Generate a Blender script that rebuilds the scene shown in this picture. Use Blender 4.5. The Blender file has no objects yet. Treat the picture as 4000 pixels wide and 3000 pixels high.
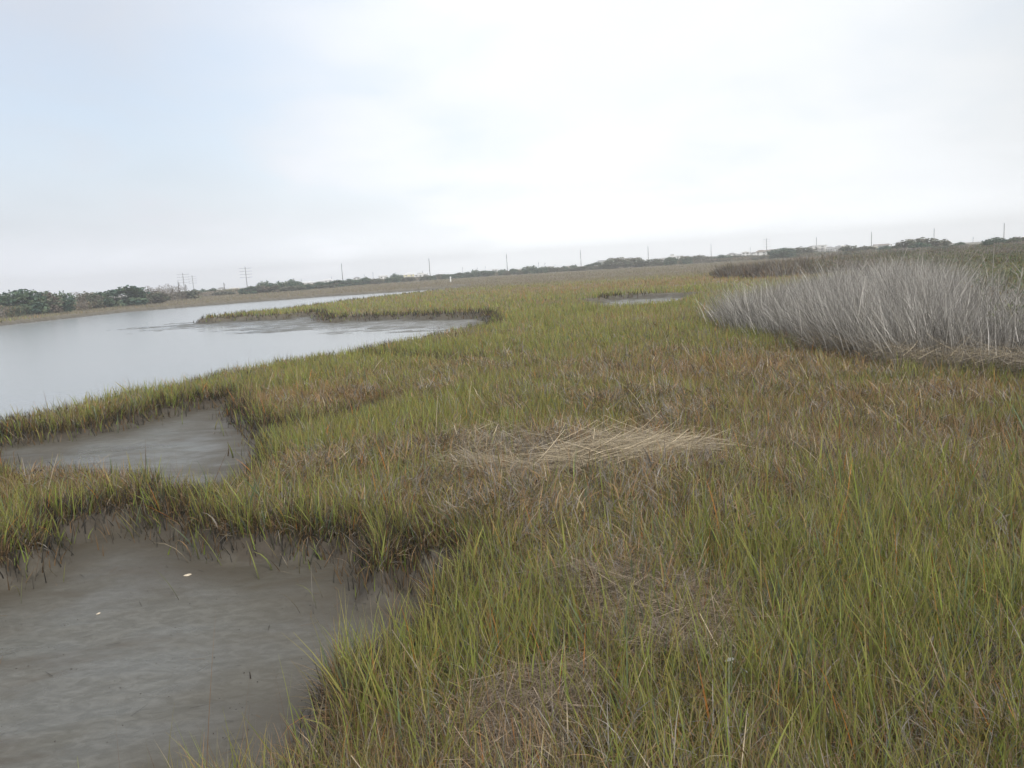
import bpy, math
import numpy as np
from mathutils import Matrix, Vector

rng = np.random.default_rng(11)
scene = bpy.context.scene
COL = scene.collection

# ------------------------------------------------------------------ camera
H = 2.6
FPX = 3110.0
PITCH = math.radians(8.18)
ROLL = math.radians(3.6)
F = np.array([0, math.cos(PITCH), -math.sin(PITCH)])
R0 = np.array([1.0, 0, 0]); U0 = np.array([0, math.sin(PITCH), math.cos(PITCH)])
R = math.cos(ROLL) * R0 - math.sin(ROLL) * U0
U = math.sin(ROLL) * R0 + math.cos(ROLL) * U0
cam_d = bpy.data.cameras.new('camera'); cam = bpy.data.objects.new('camera', cam_d); COL.objects.link(cam)
cam.matrix_world = Matrix(((R[0], U[0], -F[0], 0), (R[1], U[1], -F[1], 0), (R[2], U[2], -F[2], H), (0, 0, 0, 1)))
cam_d.sensor_width = 36; cam_d.lens = FPX / 4000 * 36
cam_d.clip_start = 0.05; cam_d.clip_end = 5000
scene.camera = cam

# ------------------------------------------------------------------ sky and sun
SUN_EL, SUN_AZ = math.radians(41), math.radians(152)       # azimuth from +Y towards +X
w = bpy.data.worlds.new('World'); scene.world = w; w.use_nodes = True
nt = w.node_tree; nt.nodes.clear()
def N(t, typ, **kw):
    n = t.nodes.new(typ)
    for k, v in kw.items(): setattr(n, k, v)
    return n
def mth(t, op, a, b=None, c=None, clamp=False):
    n = N(t, 'ShaderNodeMath', operation=op); n.use_clamp = clamp
    for i, v in enumerate((a, b, c)):
        if v is None: continue
        if isinstance(v, (int, float)): n.inputs[i].default_value = v
        else: t.links.new(v, n.inputs[i])
    return n.outputs[0]
def mixc(t, f, a, b):
    n = N(t, 'ShaderNodeMix', data_type='RGBA')
    for s, v in ((n.inputs[0], f), (n.inputs[6], a), (n.inputs[7], b)):
        if isinstance(v, (int, float)): s.default_value = v
        elif isinstance(v, tuple): s.default_value = (*v[:3], 1)
        else: t.links.new(v, s)
    return n.outputs[2]
def noise(t, vec, scale, detail=4, rough=0.55, dist=0.0):
    n = N(t, 'ShaderNodeTexNoise'); n.inputs['Scale'].default_value = scale
    n.inputs['Detail'].default_value = detail; n.inputs['Roughness'].default_value = rough
    n.inputs['Distortion'].default_value = dist
    t.links.new(vec, n.inputs['Vector']); return n.outputs[0]
def ramp(t, f, lo, hi):
    n = N(t, 'ShaderNodeMapRange'); n.interpolation_type = 'SMOOTHSTEP'
    n.inputs['From Min'].default_value = lo; n.inputs['From Max'].default_value = hi
    t.links.new(f, n.inputs['Value']); return n.outputs[0]
def pixdir(px, py):
    v = F + (px - 2000) / FPX * R - (py - 1500) / FPX * U
    return v / np.linalg.norm(v)
sky = N(nt, 'ShaderNodeTexSky', sky_type='NISHITA'); sky.sun_disc = False
sky.sun_elevation = SUN_EL; sky.sun_rotation = SUN_AZ; sky.air_density = 1.2; sky.dust_density = 2.5
tc = N(nt, 'ShaderNodeTexCoord')
sep = N(nt, 'ShaderNodeSeparateXYZ'); nt.links.new(tc.outputs['Generated'], sep.inputs[0])
zc = mth(nt, 'MAXIMUM', sep.outputs[2], 0.0)
zz = mth(nt, 'ADD', zc, 0.22)
cmb = N(nt, 'ShaderNodeCombineXYZ')
nt.links.new(mth(nt, 'DIVIDE', sep.outputs[0], zz), cmb.inputs[0])
nt.links.new(mth(nt, 'DIVIDE', sep.outputs[1], zz), cmb.inputs[1])
n1 = noise(nt, cmb.outputs[0], 0.75, 3, 0.45, 0.6)
n2 = noise(nt, cmb.outputs[0], 2.1, 5, 0.5, 0.3)
def lobe(px, py, ang, p=1.0):
    d = pixdir(px, py)
    n = N(nt, 'ShaderNodeVectorMath', operation='DOT_PRODUCT'); n.inputs[1].default_value = tuple(d)
    nt.links.new(tc.outputs['Generated'], n.inputs[0])
    return ramp(nt, n.outputs['Value'], math.cos(math.radians(ang)), 1.0)
clear = lobe(150, 300, 36)                    # thinner cloud up and to the left
bright = lobe(2400, 50, 34)                   # bright patch of cloud, high and right of centre
low = ramp(nt, zc, 0.22, 0.0)
low2 = ramp(nt, zc, 0.085, 0.0)
cl = mth(nt, 'ADD', mth(nt, 'MULTIPLY', n1, 0.65), mth(nt, 'MULTIPLY', n2, 0.35))
cov = ramp(nt, mth(nt, 'ADD', mth(nt, 'SUBTRACT', cl, mth(nt, 'MULTIPLY', clear, 0.19)), 0.13), 0.30, 0.62)
cov = mth(nt, 'MAXIMUM', cov, mth(nt, 'MULTIPLY', low, 0.85))
cov = mth(nt, 'ADD', mth(nt, 'MULTIPLY', cov, 0.52), 0.47, clamp=True)
bl = mth(nt, 'ADD', mth(nt, 'ADD', 6.65, mth(nt, 'ADD', mth(nt, 'MULTIPLY', low, 1.5), mth(nt, 'MULTIPLY', low2, 3.2))), mth(nt, 'MULTIPLY', bright, 2.9))
bl = mth(nt, 'ADD', bl, mth(nt, 'MULTIPLY', mth(nt, 'SUBTRACT', cl, 0.5), 3.4))
lefty = ramp(nt, sep.outputs[0], 0.1, -0.55)
tint = mixc(nt, lefty, (.94, .97, 1.0), (0.89, 0.92, 1.0))
vm = N(nt, 'ShaderNodeVectorMath', operation='SCALE'); nt.links.new(tint, vm.inputs[0]); nt.links.new(bl, vm.inputs['Scale'])
blue = N(nt, 'ShaderNodeVectorMath', operation='SCALE'); blue.inputs['Scale'].default_value = 1.0
skycol = N(nt, 'ShaderNodeVectorMath', operation='ADD'); nt.links.new(sky.outputs[0], skycol.inputs[0]); skycol.inputs[1].default_value = (3.0, 3.6, 4.4)
out = mixc(nt, cov, skycol.outputs[0], vm.outputs[0])
bg = N(nt, 'ShaderNodeBackground'); bg.inputs['Strength'].default_value = 0.1
nt.links.new(out, bg.inputs['Color'])
wo = N(nt, 'ShaderNodeOutputWorld'); nt.links.new(bg.outputs[0], wo.inputs['Surface'])
ld = bpy.data.lights.new('sun', 'SUN'); ld.energy = 2.5; ld.angle = math.radians(14); ld.color = (1.0, 0.96, 0.9)
sun = bpy.data.objects.new('sun', ld); COL.objects.link(sun)
sd = Vector((math.sin(SUN_AZ) * math.cos(SUN_EL), math.cos(SUN_AZ) * math.cos(SUN_EL), math.sin(SUN_EL)))
sun.rotation_euler = sd.to_track_quat('Z', 'Y').to_euler()
vs = scene.view_settings; vs.view_transform = 'Standard'; vs.look = 'None'; vs.exposure = 0.2; vs.gamma = 1.0
scene.cycles.max_bounces = 6; scene.cycles.diffuse_bounces = 3; scene.cycles.volume_bounces = 2
scene.cycles.glossy_bounces = 3; scene.cycles.transmission_bounces = 4
scene.cycles.use_denoising = True

# ------------------------------------------------------------------ helpers
def W(px, py, z=0.0):
    v = F + (px - 2000) / FPX * R - (py - 1500) / FPX * U
    t = (z - H) / v[2]
    return np.array([v[0] * t, v[1] * t])
def yh(px): return 1052 + math.tan(ROLL) * (2000 - px)
def at(px, d, py=None):
    """place on the ground d metres away seen in column px; py gives the height of a top seen at that row"""
    y = py if py is not None else yh(px) + 20
    v = F + (px - 2000) / FPX * R - (y - 1500) / FPX * U
    hn = math.hypot(v[0], v[1]); return v[0] / hn * d, v[1] / hn * d, H + v[2] / hn * d
def tag(o, label, cat, group=None, kind=None):
    if label: o['label'] = label
    if cat: o['category'] = cat
    if group: o['group'] = group
    if kind: o['kind'] = kind
    return o
def mesh_np(name, V, Q, mat, cols=None, parent=None, smooth=False):
    me = bpy.data.meshes.new(name)
    V = np.ascontiguousarray(V, np.float32); Q = np.ascontiguousarray(Q, np.int32)
    k = Q.shape[1]
    me.vertices.add(len(V)); me.vertices.foreach_set('co', V.ravel())
    me.loops.add(Q.size); me.loops.foreach_set('vertex_index', Q.ravel())
    me.polygons.add(len(Q)); me.polygons.foreach_set('loop_start', np.arange(0, Q.size, k, dtype=np.int32))
    me.polygons.foreach_set('loop_total', np.full(len(Q), k, np.int32))
    if smooth: me.polygons.foreach_set('use_smooth', np.ones(len(Q), bool))
    me.update(calc_edges=True)
    if cols is not None:
        a = me.color_attributes.new('Col', 'FLOAT_COLOR', 'POINT')
        c = np.ones((len(V), 4), np.float32); c[:, :3] = cols; a.data.foreach_set('color', c.ravel())
    me.materials.append(mat)
    if parent == 'mesh': return me
    o = bpy.data.objects.new(name, me); COL.objects.link(o)
    if parent is not None: o.parent = parent
    return o
class MB:
    def __init__(s): s.v = []; s.f = []
    def box(s, x0, x1, y0, y1, z0, z1):
        b = len(s.v); s.v += [(x0,y0,z0),(x1,y0,z0),(x1,y1,z0),(x0,y1,z0),(x0,y0,z1),(x1,y0,z1),(x1,y1,z1),(x0,y1,z1)]
        s.f += [tuple(b+i for i in q) for q in ((0,3,2,1),(4,5,6,7),(0,1,5,4),(1,2,6,5),(2,3,7,6),(3,0,4,7))]; return s
    def tube(s, pts, rads, n=7):
        b = len(s.v); P = [Vector(p) for p in pts]
        for i, p in enumerate(P):
            d = (P[min(i+1, len(P)-1)] - P[max(i-1, 0)]).normalized()
            a = d.cross(Vector((0.31, 0.2, 0.93)) if abs(d.z) < .9 else Vector((1, 0, 0))).normalized(); c = d.cross(a)
            for k in range(n):
                t = 2*math.pi*k/n; q = p + (a*math.cos(t) + c*math.sin(t))*rads[i]; s.v.append(tuple(q))
        for i in range(len(P)-1):
            for k in range(n):
                s.f.append((b+i*n+k, b+i*n+(k+1) % n, b+(i+1)*n+(k+1) % n, b+(i+1)*n+k))
        s.f.append(tuple(b+k for k in range(n))[::-1]); s.f.append(tuple(b+(len(P)-1)*n+k for k in range(n))); return s
    def poly(s, vs, fs):
        b = len(s.v); s.v += list(vs); s.f += [tuple(b+i for i in f) for f in fs]; return s
    def mesh(s, name, mat):
        me = bpy.data.meshes.new(name); me.from_pydata(s.v, [], s.f); me.update(); me.materials.append(mat); return me
    def build(s, name, mat, parent=None):
        o = bpy.data.objects.new(name, s.mesh(name, mat)); COL.objects.link(o)
        if parent is not None: o.parent = parent
        return o
def empty(name, x, y, z=0, rz=0):
    o = bpy.data.objects.new(name, None); o.location = (x, y, z); o.rotation_euler = (0, 0, rz); o.empty_display_size = .2
    COL.objects.link(o); return o
def link(name, me, parent=None, loc=(0, 0, 0), rz=0, sc=(1, 1, 1)):
    o = bpy.data.objects.new(name, me); COL.objects.link(o); o.location = loc; o.rotation_euler = (0, 0, rz); o.scale = sc
    if parent is not None: o.parent = parent
    return o

# value noise in numpy
_T = np.random.default_rng(5).random((256, 256))
def vn(x, y, s, seed=0):
    x = np.asarray(x) / s + seed * 17.3; y = np.asarray(y) / s + seed * 9.1
    xi = np.floor(x).astype(int); yi = np.floor(y).astype(int); fx = x - xi; fy = y - yi
    fx = fx*fx*(3-2*fx); fy = fy*fy*(3-2*fy)
    a = _T[xi & 255, yi & 255]; b = _T[(xi+1) & 255, yi & 255]; c = _T[xi & 255, (yi+1) & 255]; d = _T[(xi+1) & 255, (yi+1) & 255]
    return (a*(1-fx)+b*fx)*(1-fy) + (c*(1-fx)+d*fx)*fy
def fbm(x, y, s, seed=0, o=3):
    t = 0; a = .5; n = 0
    for i in range(o): t = t + a*vn(x, y, s/2**i, seed+i*3); n += a; a *= .5
    return t/n
def sm(x, a, b):
    t = np.clip((x-a)/(b-a), 0, 1); return t*t*(3-2*t)

# ------------------------------------------------------------------ layout of the marsh (shorelines, in metres)
def PL(pts): return np.array([W(p[0], p[1], p[2] if len(p) > 2 else -0.12) for p in pts])
T = 0.36
RIVER = PL([(-2600,1440),(-1200,1350),(-500,1297),(0,1262),(480,1212),(904,1179),(1266,1152),(1537,1135),(1700,1124),(1830,1111),
    (1830,1122),(1700,1138),(1600,1150),(1500,1162),(1400,1174),(1250,1193),(1100,1214),(900,1236),(820,1245),
    (787,1250),(850,1247),(904,1244),(1040,1238),(1130,1232),(1257,1221),(1252,1228),(1262,1236),(1302,1245),(1401,1238),(1537,1234),(1718,1232),
    (1853,1227),(1917,1230),(1944,1243,T),(1899,1249,T),(1808,1271,T),(1627,1303,T),(1447,1335,T),(1266,1366,T),(1085,1393,T),(949,1418,T),
    (814,1443,T),(678,1479,T),(542,1506,T),(362,1538,T),(226,1565,T),(120,1590,T),(75,1602,T),(60,1640,.1),(40,1610,T),(-200,1650,T),(-1500,1900,T),(-6000,2600,T)])
FORESHORE = PL([(880,1246),(1040,1238),(1130,1232),(1257,1221),(1302,1245),(1401,1238),(1537,1234),(1718,1232),(1853,1227),(1930,1232)])
CREEK1 = PL([(-120,1745),(0,1716),(81,1712),(208,1703),(362,1676),(497,1649),(633,1608),(769,1581),(904,1563),(938,1558),(931,1579),
    (949,1633),(995,1669),(1076,1694),(1082,1708),(1050,1740,.1),(1000,1785,.25),(927,1826,T),(904,1849,T),(814,1853,T),(678,1840,T),(588,1826,T),
    (556,1800,T),(475,1786,T),(384,1790,T),(253,1782,T),(113,1792,T),(0,1770,T),(-100,1765,T)])
CREEK2 = PL([(-2500,2800),(-700,2330),(0,2235),(45,2195),(118,2178),(140,2120),(167,2062),(271,2057),(316,2043),(407,2016),(542,2016),(633,2030),(700,2034),
    (791,2020),(836,2085),(940,2112),(1000,2107),(1089,2098),(1173,2093),(1223,2122),(1323,2138),(1437,2138),(1465,2190),(1497,2252),(1530,2200),
    (1571,2177),(1646,2207),(1745,2202),(1800,2212),(1790,2260,0),(1730,2360,.1),(1640,2425,.15),(1550,2490,.15),(1400,2590,.15),(1340,2680,.15),
    (1290,2800,.15),(1160,2900,.15),(930,3020,.15),(500,3300,.15),(-600,4200,.1),(-5000,4200,.1)])
POOL = PL([(2300,1174),(2345,1168),(2377,1161),(2456,1154),(2520,1151),(2650,1148),(2740,1147),(2730,1150),(2650,1156,.33),(2600,1164,.33),(2500,1171,.33),(2440,1177,.33),(2350,1178,.33),(2250,1184)])
TONGUE = (PL([(1040,1695),(1140,1712),(1250,1698),(1345,1665),(1420,1632),(1500,1600)]), 0.42, 0.45)
DITCH = (PL([(1250,1420),(1420,1408),(1560,1418),(1700,1425),(1860,1440)]), 0.3, 0.35)
GUT = (PL([(1990,1188),(2089,1184),(2171,1181),(2260,1178)]), 1.3, 0.45)
def segd(P, A, closed):
    B = np.roll(A, -1, 0) if closed else A[1:]
    A2 = A if closed else A[:-1]
    best = np.full(len(P), 1e18); ins = np.zeros(len(P), bool)
    for a, b in zip(A2, B):
        e = b-a; L = e@e + 1e-12
        t = np.clip(((P[:, 0]-a[0])*e[0] + (P[:, 1]-a[1])*e[1])/L, 0, 1)
        dx = P[:, 0]-a[0]-t*e[0]; dy = P[:, 1]-a[1]-t*e[1]; best = np.minimum(best, dx*dx+dy*dy)
        if closed and a[1] != b[1]:
            c = (a[1] > P[:, 1]) != (b[1] > P[:, 1]); ins ^= c & (P[:, 0] < (b[0]-a[0])*(P[:, 1]-a[1])/(b[1]-a[1]) + a[0])
    return np.sqrt(best), ins
def sdf(P, A, closed=True, m=12):
    lo = A.min(0)-m; hi = A.max(0)+m
    k = (P[:, 0] > lo[0]) & (P[:, 0] < hi[0]) & (P[:, 1] > lo[1]) & (P[:, 1] < hi[1])
    r = np.full(len(P), float(m))
    if k.any():
        d, i = segd(P[k], A, closed); r[k] = np.where(i, -d, np.minimum(d, m))
    return r
def terrain(x, y):
    """height of the ground, and the distance to the nearest mud or water edge (negative inside)"""
    P = np.stack([x, y], 1); r = np.hypot(x, y)
    wob = (vn(x, y, .55, 1)-.5)*.34 + (vn(x, y, .17, 2)-.5)*.12
    wobf = wob*(1+np.clip(r/40, 0, 3)) 
    z = (fbm(x, y, 2.2, 7)-.5)*.10 + (fbm(x, y, 14, 9)-.5)*.18*sm(r, 8, 30)
    land = sm(r, 300, 700)*0.6
    dr = sdf(P, RIVER) + wobf; dmin = dr.copy()
    zr = -0.10*sm(-dr, -.1, .1) - .45*sm(-dr, 0, .45) - .35*sm(-dr, .5, 6)
    df = sdf(P, FORESHORE, False)
    bump = (fbm(x, y*2.6, 1.6, 4)-.5); bump2 = (fbm(x*.3, y*1.3, .8, 6)-.5)
    zf = -0.36 - .016*df + bump2*.26
    zr = np.where(dr < 0, np.maximum(zr, np.where(df < 11, zf*sm(-dr, -.2, .6), -9)), zr)
    z = np.where(dr < .2, np.minimum(z, 0.02)*sm(dr, -.2, .2) + zr, z)
    for A, dep, wid in ((CREEK1, .21, .26), (CREEK2, .25, .30), (POOL, .42, 1.0)):
        d = sdf(P, A) + wob*(2.0 if A is POOL else 1); dmin = np.minimum(dmin, d)
        zb = -dep*sm(-d, -.12, wid) + bump*(.22 if A is POOL else .07)*sm(-d, 0, 1)
        z = np.where(d < .12, np.minimum(z, z*sm(d, -.3, .12) + zb), z)
    for (A, hw, dep) in (TONGUE, DITCH, GUT):
        d = sdf(P, A, False) - hw + wob*.6; dmin = np.minimum(dmin, d)
        z = np.where(d < .15, np.minimum(z, -dep*sm(-d, -.15, hw)), z)
    return z + land, dmin
def gz(x, y):
    z, _ = terrain(np.array([float(x)]), np.array([float(y)])); return float(z[0])

# ------------------------------------------------------------------ materials
def new_mat(name):
    m = bpy.data.materials.new(name); m.use_nodes = True; t = m.node_tree; b = t.nodes['Principled BSDF']; return m, t, b
def objco(t): return N(t, 'ShaderNodeNewGeometry').outputs['Position']
def plain(name, c, rough=.7, var=.25, scale=1.5, metal=0.0):
    m, t, b = new_mat(name); tc = N(t, 'ShaderNodeTexCoord')
    f = noise(t, tc.outputs['Object'], scale, 5, .6)
    t.links.new(mixc(t, f, tuple(v*(1-var) for v in c), tuple(min(1, v*(1+var)) for v in c)), b.inputs['Base Color'])
    b.inputs['Roughness'].default_value = rough; b.inputs['Metallic'].default_value = metal; return m
def blade_mat(name, trans=.3, rough=.55, spec=.25):
    m, t, b = new_mat(name)
    a = N(t, 'ShaderNodeAttribute', attribute_name='Col')
    t.links.new(a.outputs['Color'], b.inputs['Base Color']); b.inputs['Roughness'].default_value = rough
    b.inputs['Specular IOR Level'].default_value = spec
    tr = N(t, 'ShaderNodeBsdfTranslucent'); t.links.new(a.outputs['Color'], tr.inputs['Color'])
    mx = N(t, 'ShaderNodeMixShader'); mx.inputs[0].default_value = trans
    t.links.new(b.outputs[0], mx.inputs[1]); t.links.new(tr.outputs[0], mx.inputs[2])
    t.links.new(mx.outputs[0], t.nodes['Material Output'].inputs['Surface']); return m
M_grass = blade_mat('grass_blades'); M_dry = blade_mat('dry_stems', .12, .7, .2)
M_leaf = blade_mat('leaves', .2, .5, .3)

def ground_mat():
    m, t, b = new_mat('marsh_mud'); p = objco(t); s = N(t, 'ShaderNodeSeparateXYZ'); t.links.new(p, s.inputs[0])
    zr = N(t, 'ShaderNodeAttribute', attribute_name='Col')           # r: bare mud, g: shore distance
    sc = N(t, 'ShaderNodeSeparateColor'); t.links.new(zr.outputs['Color'], sc.inputs[0])
    mp = N(t, 'ShaderNodeMapping'); mp.inputs['Scale'].default_value = (1, 1.9, 1); mp.inputs['Rotation'].default_value = (0, 0, .45)
    t.links.new(p, mp.inputs[0])
    big = noise(t, mp.outputs[0], .55, 4, .6, .8); med = noise(t, mp.outputs[0], 7.0, 7, .66, .7); fine = noise(t, p, 34, 6, .7)
    grit = noise(t, p, 160, 3, .6)
    mud = mixc(t, ramp(t, med, .35, .7), (.098, .092, .072), (.152, .145, .122))
    mud = mixc(t, mth(t, 'MULTIPLY', ramp(t, big, .50, .66), .75), mud, (.080, .064, .040))
    mud = mixc(t, mth(t, 'MULTIPLY', ramp(t, fine, .60, .72), .4), mud, (.06, .052, .042))
    peat = mixc(t, fine, (.030, .026, .020), (.085, .066, .045))
    mud = mixc(t, mth(t, 'MULTIPLY', sc.outputs[1], .95), mud, (.070, .058, .040))
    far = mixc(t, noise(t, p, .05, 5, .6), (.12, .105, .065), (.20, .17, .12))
    c = mixc(t, sc.outputs[0], peat, mud)
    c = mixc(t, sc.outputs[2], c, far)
    t.links.new(c, b.inputs['Base Color'])
    wet = ramp(t, noise(t, mp.outputs[0], .9, 3, .5, .4), .40, .62)
    rr = mth(t, 'ADD', mth(t, 'MULTIPLY', wet, -.22), .46)
    rr = mth(t, 'ADD', rr, mth(t, 'MULTIPLY', mth(t, 'SUBTRACT', 1.0, sc.outputs[0]), .35), clamp=True)
    rr = mth(t, 'ADD', rr, mth(t, 'MULTIPLY', sc.outputs[1], .32), clamp=True)
    t.links.new(rr, b.inputs['Roughness']); b.inputs['Specular IOR Level'].default_value = .55
    hgt = mth(t, 'ADD', mth(t, 'MULTIPLY', med, .20), mth(t, 'MULTIPLY', fine, .20))
    hgt = mth(t, 'ADD', hgt, mth(t, 'MULTIPLY', grit, .05))
    bp = N(t, 'ShaderNodeBump'); bp.inputs['Strength'].default_value = .40; bp.inputs['Distance'].default_value = .035
    t.links.new(hgt, bp.inputs['Height']); t.links.new(bp.outputs[0], b.inputs['Normal']); return m
def water_mat():
    m, t, b = new_mat('river_water'); p = objco(t)
    mp = N(t, 'ShaderNodeMapping'); mp.inputs['Scale'].default_value = (.8, 2.0, 1); mp.inputs['Rotation'].default_value = (0, 0, -.3)
    t.links.new(p, mp.inputs[0])
    b.inputs['Base Color'].default_value = (.27, .28, .28, 1); b.inputs['IOR'].default_value = 1.333
    calm = ramp(t, noise(t, mp.outputs[0], .06, 3, .5), .38, .62)
    b.inputs['Roughness'].default_value = .17
    h = mth(t, 'ADD', noise(t, mp.outputs[0], 2.4, 4, .6), mth(t, 'MULTIPLY', noise(t, mp.outputs[0], .5, 2, .5), 1.3))
    bp = N(t, 'ShaderNodeBump'); bp.inputs['Distance'].default_value = .004
    t.links.new(mth(t, 'ADD', mth(t, 'MULTIPLY', calm, .5), .25), bp.inputs['Strength'])
    t.links.new(h, bp.inputs['Height']); t.links.new(bp.outputs[0], b.inputs['Normal']); return m

# ------------------------------------------------------------------ ground and water
def build_ground():
    a_f = np.radians(np.arange(-47, 47.01, .15)); a_c = np.radians(np.arange(50, 310.1, 5))
    ang = np.concatenate([a_f, a_c]); na = len(ang)
    rad = np.exp(np.arange(math.log(.4), math.log(1140), .0075)); rad = np.append(rad, 1140.0); nr = len(rad)
    A, Rr = np.meshgrid(ang, rad); x = (np.sin(A)*Rr).ravel(); y = (np.cos(A)*Rr).ravel()
    z = np.zeros_like(x); dm = np.full_like(x, 12.)
    near = (np.hypot(x, y) < 900)
    z[near], dm[near] = terrain(x[near], y[near]); z[~near] = .6
    z = z + (fbm(x, y, .35, 21, 2)-.5)*.03*sm(dm, .1, .5)
    V = np.stack([x, y, z], 1); V = np.vstack([V, [[0, 0, 0]]])
    i = np.arange(nr-1)[:, None]*na; j = np.arange(na)[None, :]; j2 = (j+1) % na
    Q = np.stack([(i+j), (i+j2), (i+na+j2), (i+na+j)], -1).reshape(-1, 4)[:, ::-1]
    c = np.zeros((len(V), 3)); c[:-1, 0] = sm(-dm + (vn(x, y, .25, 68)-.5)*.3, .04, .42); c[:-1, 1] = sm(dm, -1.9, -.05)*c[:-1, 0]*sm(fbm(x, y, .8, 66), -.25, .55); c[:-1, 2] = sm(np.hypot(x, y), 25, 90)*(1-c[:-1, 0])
    c[-1] = c[0]
    o = mesh_np('ground', V, Q, ground_mat(), c, smooth=True)
    tag(o, 'muddy marsh ground under the grass with bare wet flats along the creeks', 'ground', kind='structure')
    n = 96; vv = [(math.sin(2*math.pi*k/n)*520, math.cos(2*math.pi*k/n)*520, -.45) for k in range(n)]
    mb = MB(); mb.poly(vv, [tuple(range(n))[::-1]]); wtr = mb.build('water', water_mat())
    tag(wtr, 'calm grey tidal river reflecting the pale sky', 'water', kind='structure')
build_ground()

# ------------------------------------------------------------------ blades
def ribbons(P, L, Wd, az, th0, th1, cols, segs, base_col=None, tip_col=None, taper=1.0, zig=0.0, orient=None):
    """n ribbons of length L rooted at P, leaning th0 from upright and bending by th1 towards azimuth az"""
    n = len(P); t = np.linspace(0, 1, segs+1)
    dirx, diry = np.cos(az), np.sin(az)
    pos = np.zeros((n, segs+1, 3)); pos[:, 0] = P
    for k in range(segs):
        th = th0 + th1*((k+.5)/segs)**1.3
        st = (L/segs)
        jx = rng.normal(0, zig, n)*st if zig else 0; jy = rng.normal(0, zig, n)*st if zig else 0
        pos[:, k+1, 0] = pos[:, k, 0] + np.sin(th)*dirx*st + jx
        pos[:, k+1, 1] = pos[:, k, 1] + np.sin(th)*diry*st + jy
        pos[:, k+1, 2] = pos[:, k, 2] + np.cos(th)*st
    wa = rng.uniform(0, math.pi, n) if orient is None else orient
    wx, wy = np.cos(wa), np.sin(wa)
    prof = (1-t**2*taper)*.5; prof[-1] = max(prof[-1], .04)
    wv = np.stack([wx, wy, np.zeros(n)], 1)[:, None, :]*prof[None, :, None]*Wd[:, None, None]
    V = np.stack([pos-wv, pos+wv], 2).reshape(-1, 3)
    b = (np.arange(n)*(segs+1)*2)[:, None] + (np.arange(segs)*2)[None, :]
    Q = np.stack([b, b+1, b+3, b+2], -1).reshape(-1, 4)
    C = np.repeat(cols[:, None, :], segs+1, 1)
    if base_col is not None:
        f = (1-sm(t, .0, .6))[None, :, None]*base_col[1][:, None, None]; C = C*(1-f) + base_col[0][None, None, :]*f
    if tip_col is not None:
        f = sm(t, .35, 1)[None, :, None]*tip_col[1][:, None, None]; C = C*(1-f) + tip_col[0][None, None, :]*f
    C = np.repeat(C[:, :, None, :], 2, 2).reshape(-1, 3)
    return V, Q, C
def join(parts):
    Vs, Qs, Cs = [], [], []; o = 0
    for V, Q, C in parts: Vs.append(V); Qs.append(Q+o); Cs.append(C); o += len(V)
    return np.vstack(Vs), np.vstack(Qs), np.vstack(Cs)

GREEN = np.array([.235, .295, .062]); OLIVE = np.array([.265, .222, .078]); BROWN = np.array([.320, .208, .108])
TAN = np.array([.47, .39, .27]); GREY = np.array([.38, .345, .305]); ORANGE = np.array([.55, .22, .05]); YELLOW = np.array([.33, .31, .08])
GREYN = np.array([.35, .335, .315]); GREYB = np.array([.305, .29, .268]); STAIN_SHADE = np.array([.045, .042, .036]); PURPLE = np.array([.16, .105, .07]); BLUEG = np.array([.125, .185, .10])

# patches where the grass differs: (px, py, radius in metres across, along the view, weight of green, brown, height factor)
def blob(px, py, rx, ry): c = W(px, py, .2); return c[0], c[1], rx, ry
BROWNS = [(*blob(1230, 1540, 2.6, 1.5), 1.0), (*blob(200, 1850, 2.2, .7), .8), (*blob(2900, 1420, 6, 3.2), .85), (*blob(3500, 1540, 4, 1.8), .75), (*blob(2300, 1380, 4, 2.5), .35),
          (*blob(2100, 1290, 4, 2.5), .3), (*blob(1900, 1780, 1.2, .6), .6), (*blob(1350, 1215, 9, 4), .45), (*blob(3800, 1700, 2.0, 1.2), .6), (*blob(2600, 1230, 6, 4), .5),
          (*blob(600, 1830, 1.0, .5), .3), (*blob(2950, 1600, 1.8, 1.2), .4), (*blob(2000, 1150, 20, 9), .35), (*blob(2700, 1090, 40, 22), .9), (*blob(1700, 1700, .8, .6), .4)]
GREENS = [(*blob(1000, 1440, 2.5, 1.0), 1.0), (*blob(1700, 1360, 4.5, 1.5), .8), (*blob(1350, 1700, 1.6, 1.0), .9), (*blob(2100, 1500, 3, 1.8), .9), (*blob(500, 1560, 4, 1.0), .8),
          (*blob(3400, 2400, 1.6, 1.6), .7), (*blob(2300, 2050, 1.2, .8), .4), (*blob(1850, 2500, .6, .8), .8), (*blob(1100, 1210, 14, 5), .7), (*blob(2300, 1120, 30, 8), .8),
          (*blob(2900, 1075, 22, 8), 1.0), (*blob(2600, 1125, 12, 5), .9), (*blob(2900, 1850, 1.3, .9), .4), (*blob(900, 1240, 9, 4), .4), (*blob(3600, 1900, 1.6, 1.0), .5)]
STRAW1 = PL([(1720,1700,.2),(1900,1690,.2),(2150,1730,.2),(2350,1690,.2),(2560,1700,.2),(2860,1740,.2),(2800,1800,.2),(2500,1850,.2),(2200,1880,.2),(1900,1880,.2),(1740,1800,.2)])
STRAW2 = PL([(2250,2250,.15),(2600,2230,.15),(2950,2330,.15),(3020,2450,.15),(2850,2600,.15),(2500,2640,.15),(2300,2500,.15)])
STRAW3 = PL([(1950,2650,.15),(2300,2600,.15),(2450,2800,.15),(2200,3050,.15),(1800,3050,.15),(1750,2850,.15)])
def weights(x, y, L):
    s = np.zeros_like(x)
    for cx, cy, rx, ry, wt in L: s = np.maximum(s, wt*np.exp(-(((x-cx)/rx)**2 + ((y-cy)/ry)**2)))
    return s

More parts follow.
